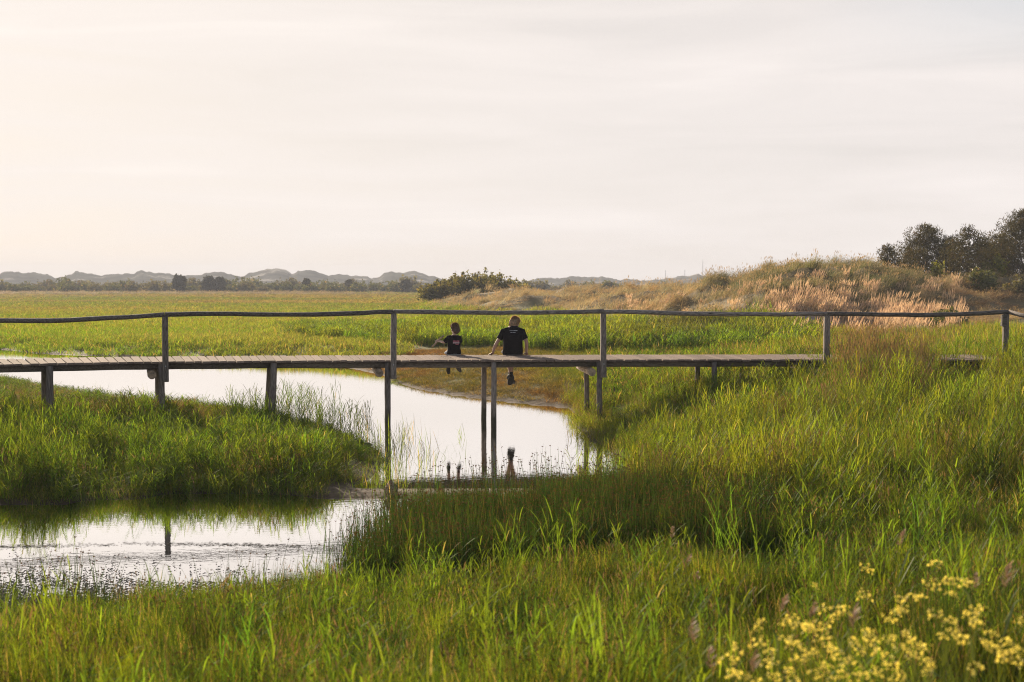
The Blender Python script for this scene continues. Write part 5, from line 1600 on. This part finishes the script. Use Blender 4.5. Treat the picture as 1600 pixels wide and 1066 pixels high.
CL = [cluster_mesh(300 + i, 15 + 3 * (i % 4), .027 + .005 * (i % 4)) for i in range(7)]
def flowers():
    heads = [(1355, 884, 6.4), (1275, 913, 6.2), (1350, 926, 6.2), (1462, 878, 5.6), (1455, 908, 5.4), (1478, 902, 5.5), (1497, 908, 5.5), (1512, 905, 5.6), (1488, 924, 5.4), (1408, 934, 5.4), (1425, 930, 5.4), (1437, 928, 5.5),
             (1400, 953, 5.2), (1410, 948, 5.2), (1390, 962, 5.1), (1285, 947, 5.4), (1308, 953, 5.2), (1322, 949, 5.2), (1298, 966, 5.1), (1182, 978, 5.2), (1190, 969, 5.2), (1228, 966, 5.2), (1240, 964, 5.2), (1254, 972, 5.1), (1268, 975, 5.0), (1283, 978, 5.0),
             (1185, 1000, 5.0), (1150, 1010, 5.0), (1140, 1026, 4.9), (1148, 1048, 4.8), (1160, 1050, 4.8), (1205, 1016, 4.9), (1230, 998, 4.9), (1245, 1004, 4.8), (1250, 1024, 4.8), (1200, 1035, 4.8), (1215, 1055, 4.7), (1290, 996, 4.8), (1300, 1008, 4.8), (1275, 1015, 4.8),
             (1262, 1018, 4.7), (1310, 1022, 4.7), (1360, 985, 4.8), (1365, 1002, 4.7), (1345, 1012, 4.7), (1335, 1000, 4.8), (1375, 1018, 4.6), (1330, 1030, 4.6), (1290, 1040, 4.6), (1275, 1050, 4.6), (1320, 1050, 4.5), (1390, 995, 4.7), (1405, 1008, 4.6), (1430, 998, 4.7), (1440, 1008, 4.6),
             (1425, 1022, 4.5), (1450, 1030, 4.5), (1390, 1030, 4.5), (1370, 1048, 4.5), (1350, 1050, 4.5), (1520, 952, 5.0), (1532, 948, 5.0), (1525, 965, 4.9), (1485, 968, 4.9), (1460, 957, 5.0), (1595, 968, 4.8), (1540, 1002, 4.6), (1550, 1004, 4.6), (1575, 1000, 4.6), (1570, 1018, 4.5), (1590, 1012, 4.5),
             (1592, 1030, 4.4), (1560, 1022, 4.5), (1525, 1042, 4.4), (1490, 985, 4.8), (1500, 992, 4.7), (1475, 990, 4.7), (1448, 1045, 4.4), (1400, 1052, 4.4), (1235, 1045, 4.7), (1415, 985, 4.9), (1548, 985, 4.8), (1240, 1060, 4.6), (1180, 1060, 4.7), (1300, 1062, 4.5)]
    rr = random.Random(17)
    # gather neighbouring heads into plants
    left = [(i, at(*h)) for i, h in enumerate(heads)]
    lab = {0: 'single yellow flowering stem standing tallest, apart at the back beside the dark rushes', 1: 'single yellow flowering stem left of the tallest one, apart at the back', 2: 'small yellow flowering stem just below the tallest back one'}
    plants_ = []
    while left:
        i0, p0 = left[0]
        if i0 in (0, 1, 2): mem = [left[0]]
        else:
            mem = sorted([q for q in left if (q[1] - p0).length < .22 and abs(q[1].y - p0.y) < .3], key=lambda q: (q[1] - p0).length)[:6]
        left = [q for q in left if q not in mem]
        plants_.append(mem)
    def plant_label(u, v):
        c = ('at the left end of the blossoming patch' if u < 1215 else 'left of the middle of the blossoming patch' if u < 1320 else 'in the middle of the blossoming patch' if u < 1440 else 'right of the middle of the blossoming patch' if u < 1530 else 'at the right end of the blossoming patch')
        w = 'tall' if v < 930 else 'middling' if v < 990 else 'low'
        return '%s yellow flowering plant %s in the grass' % (w, c)
    for mem in plants_:
        bx = sum(q[1].x for q in mem) / len(mem) + rr.uniform(-.03, .03); by = sum(q[1].y for q in mem) / len(mem)
        z0 = gz(bx, by)
        root = empty('flowering_plant', (bx, by, z0))
        tag(root, lab.get(mem[0][0]) or plant_label(*proj(bx, by, max(q[1].z for q in mem))), 'flower', 'yellow flowering plants at the lower right')
        base = V3((bx, by, z0))
        st = blade_arrays()
        fork = V3((0, 0, max(.1, (mem[0][1].z - z0) * .5)))
        add_ribbon(st, [V3((0, 0, -.03)), fork * .5, fork], [.008, .007, .006], .5, 0, V3((1, 0, 0))); add_ribbon(st, [V3((0, 0, -.03)), fork * .5, fork], [.008, .007, .006], .5, 0, V3((0, 1, 0)))
        for j in range(7):
            a = rr.uniform(0, 6.28); d = V3((math.cos(a), math.sin(a), .5)); q = fork * rr.uniform(.1, 1.0); l_ = rr.uniform(.07, .15)
            add_ribbon(st, [q, q + d * l_ * .4, q + d * l_ * .8 + V3((0, 0, -.01)), q + d * l_ + V3((0, 0, -.03))], [.008, .022, .016, 0], rr.random(), 0, V3((-math.sin(a), math.cos(a), 0)))
        for i, p in mem:
            l = p - base
            for s_ in (V3((1, 0, 0)), V3((0, 1, 0))):
                add_ribbon(st, [fork, fork.lerp(l, .5) + V3((0, 0, .01)), l - V3((0, 0, .012))], [.005, .004, .003], .5, 0, s_)
        link('stem', arr_mesh(st, 'stem', M_stem), root)
        for i, p in mem:
            c = link('flower_head', rr.choice(CL), root); c.location = p - base; c.rotation_euler = (rr.gauss(0, .25), rr.gauss(0, .25), rr.uniform(0, 6.28))
            sc = rr.uniform(.75, 1.2); c.scale = (sc, sc, sc)
flowers()

# brown reed plumes standing above the near grass
def plumes():
    M_pl = leafmat('reed_plume', base=(0.36, 0.25, 0.165), strawf=0, transl=.35, tr=(1.2, 1.05, .85), vary=.25)
    spots = [(1570, 878, 42, 6.0, 'tall feathery brown reed plume at the right edge beside the flowers'), (1525, 895, 26, 6.2, 'feathery brown reed plume left of the tall one near the right edge'), (1405, 828, 26, 8.0, 'pinkish reed plume standing alone against the green meadow above the flowers'),
             (1050, 822, 20, 9.0, 'small reddish reed plume in front of the dark rushes'), (1073, 866, 16, 8.6, 'small reddish reed plume just below right of another before the dark rushes'), (1091, 893, 14, 8.4, 'smallest reddish reed plume low before the dark rushes'), (1085, 968, 40, 5.6, 'blurred brown reed plume left of the yellow flowers'),
             (1112, 1012, 40, 5.2, 'blurred brown reed plume at the lower left of the yellow flowers'), (1178, 1018, 34, 5.0, 'brown reed plume leaning over the left flowers'), (1332, 945, 42, 5.4, 'pale brown reed plume rising through the middle of the flowers'), (1268, 940, 28, 5.8, 'drooping brown reed plume at the back of the flowers'), (1220, 930, 26, 6.2, 'faint brown reed plume behind the left flowers')]
    rr = random.Random(23)
    for u, v, px, Y, lb in spots:
        top = at(u, v, Y); z0 = gz(top.x, Y); ln = px * Y / F
        root = empty('reed', (top.x, Y, z0)); tag(root, lb, 'reed', 'reed plumes above the near grass')
        h = top.z - z0
        lean = V3((rr.uniform(-.1, .1), 0, 0))
        st = blade_arrays()
        for s_ in (V3((1, 0, 0)), V3((0, 1, 0))):
            add_ribbon(st, [V3((0, 0, -.03)) - lean * .3, V3((0, 0, h * .5)) - lean * .1, V3((0, 0, h - ln * .3))], [.006, .005, .003], .4, 0, s_)
        for j in range(4):
            a = rr.uniform(0, 6.28); q = V3((0, 0, h * rr.uniform(.3, .7))); d = V3((math.cos(a) * .5, math.sin(a) * .5, 1)).normalized(); l_ = rr.uniform(.15, .28)
            add_ribbon(st, [q, q + d * l_ * .5, q + d * l_ * .8, q + d * l_ + V3((math.cos(a) * .04, math.sin(a) * .04, -.02))], [.008, .016, .011, 0], rr.random(), 0, V3((-math.sin(a), math.cos(a), 0)))
        link('stalk', arr_mesh(st, 'stalk', M_stem), root)
        pl = blade_arrays()
        for j in range(46):
            t = rr.random(); q = V3((lean.x * t * .3, 0, h - ln + ln * t * .9)); a = rr.uniform(0, 6.28)
            w = ln * .32 * math.sin(math.pi * min(1, t * .8 + .18))
            d = V3((math.cos(a) * w + .015 * t, math.sin(a) * w, ln * .22))
            add_ribbon(pl, [q, q + d * .6, q + d], [.003, .007, 0], rr.random(), 0, V3((math.cos(a + 1.5), math.sin(a + 1.5), 0)))
        link('plume', arr_mesh(pl, 'plume', M_pl), root)
plumes()
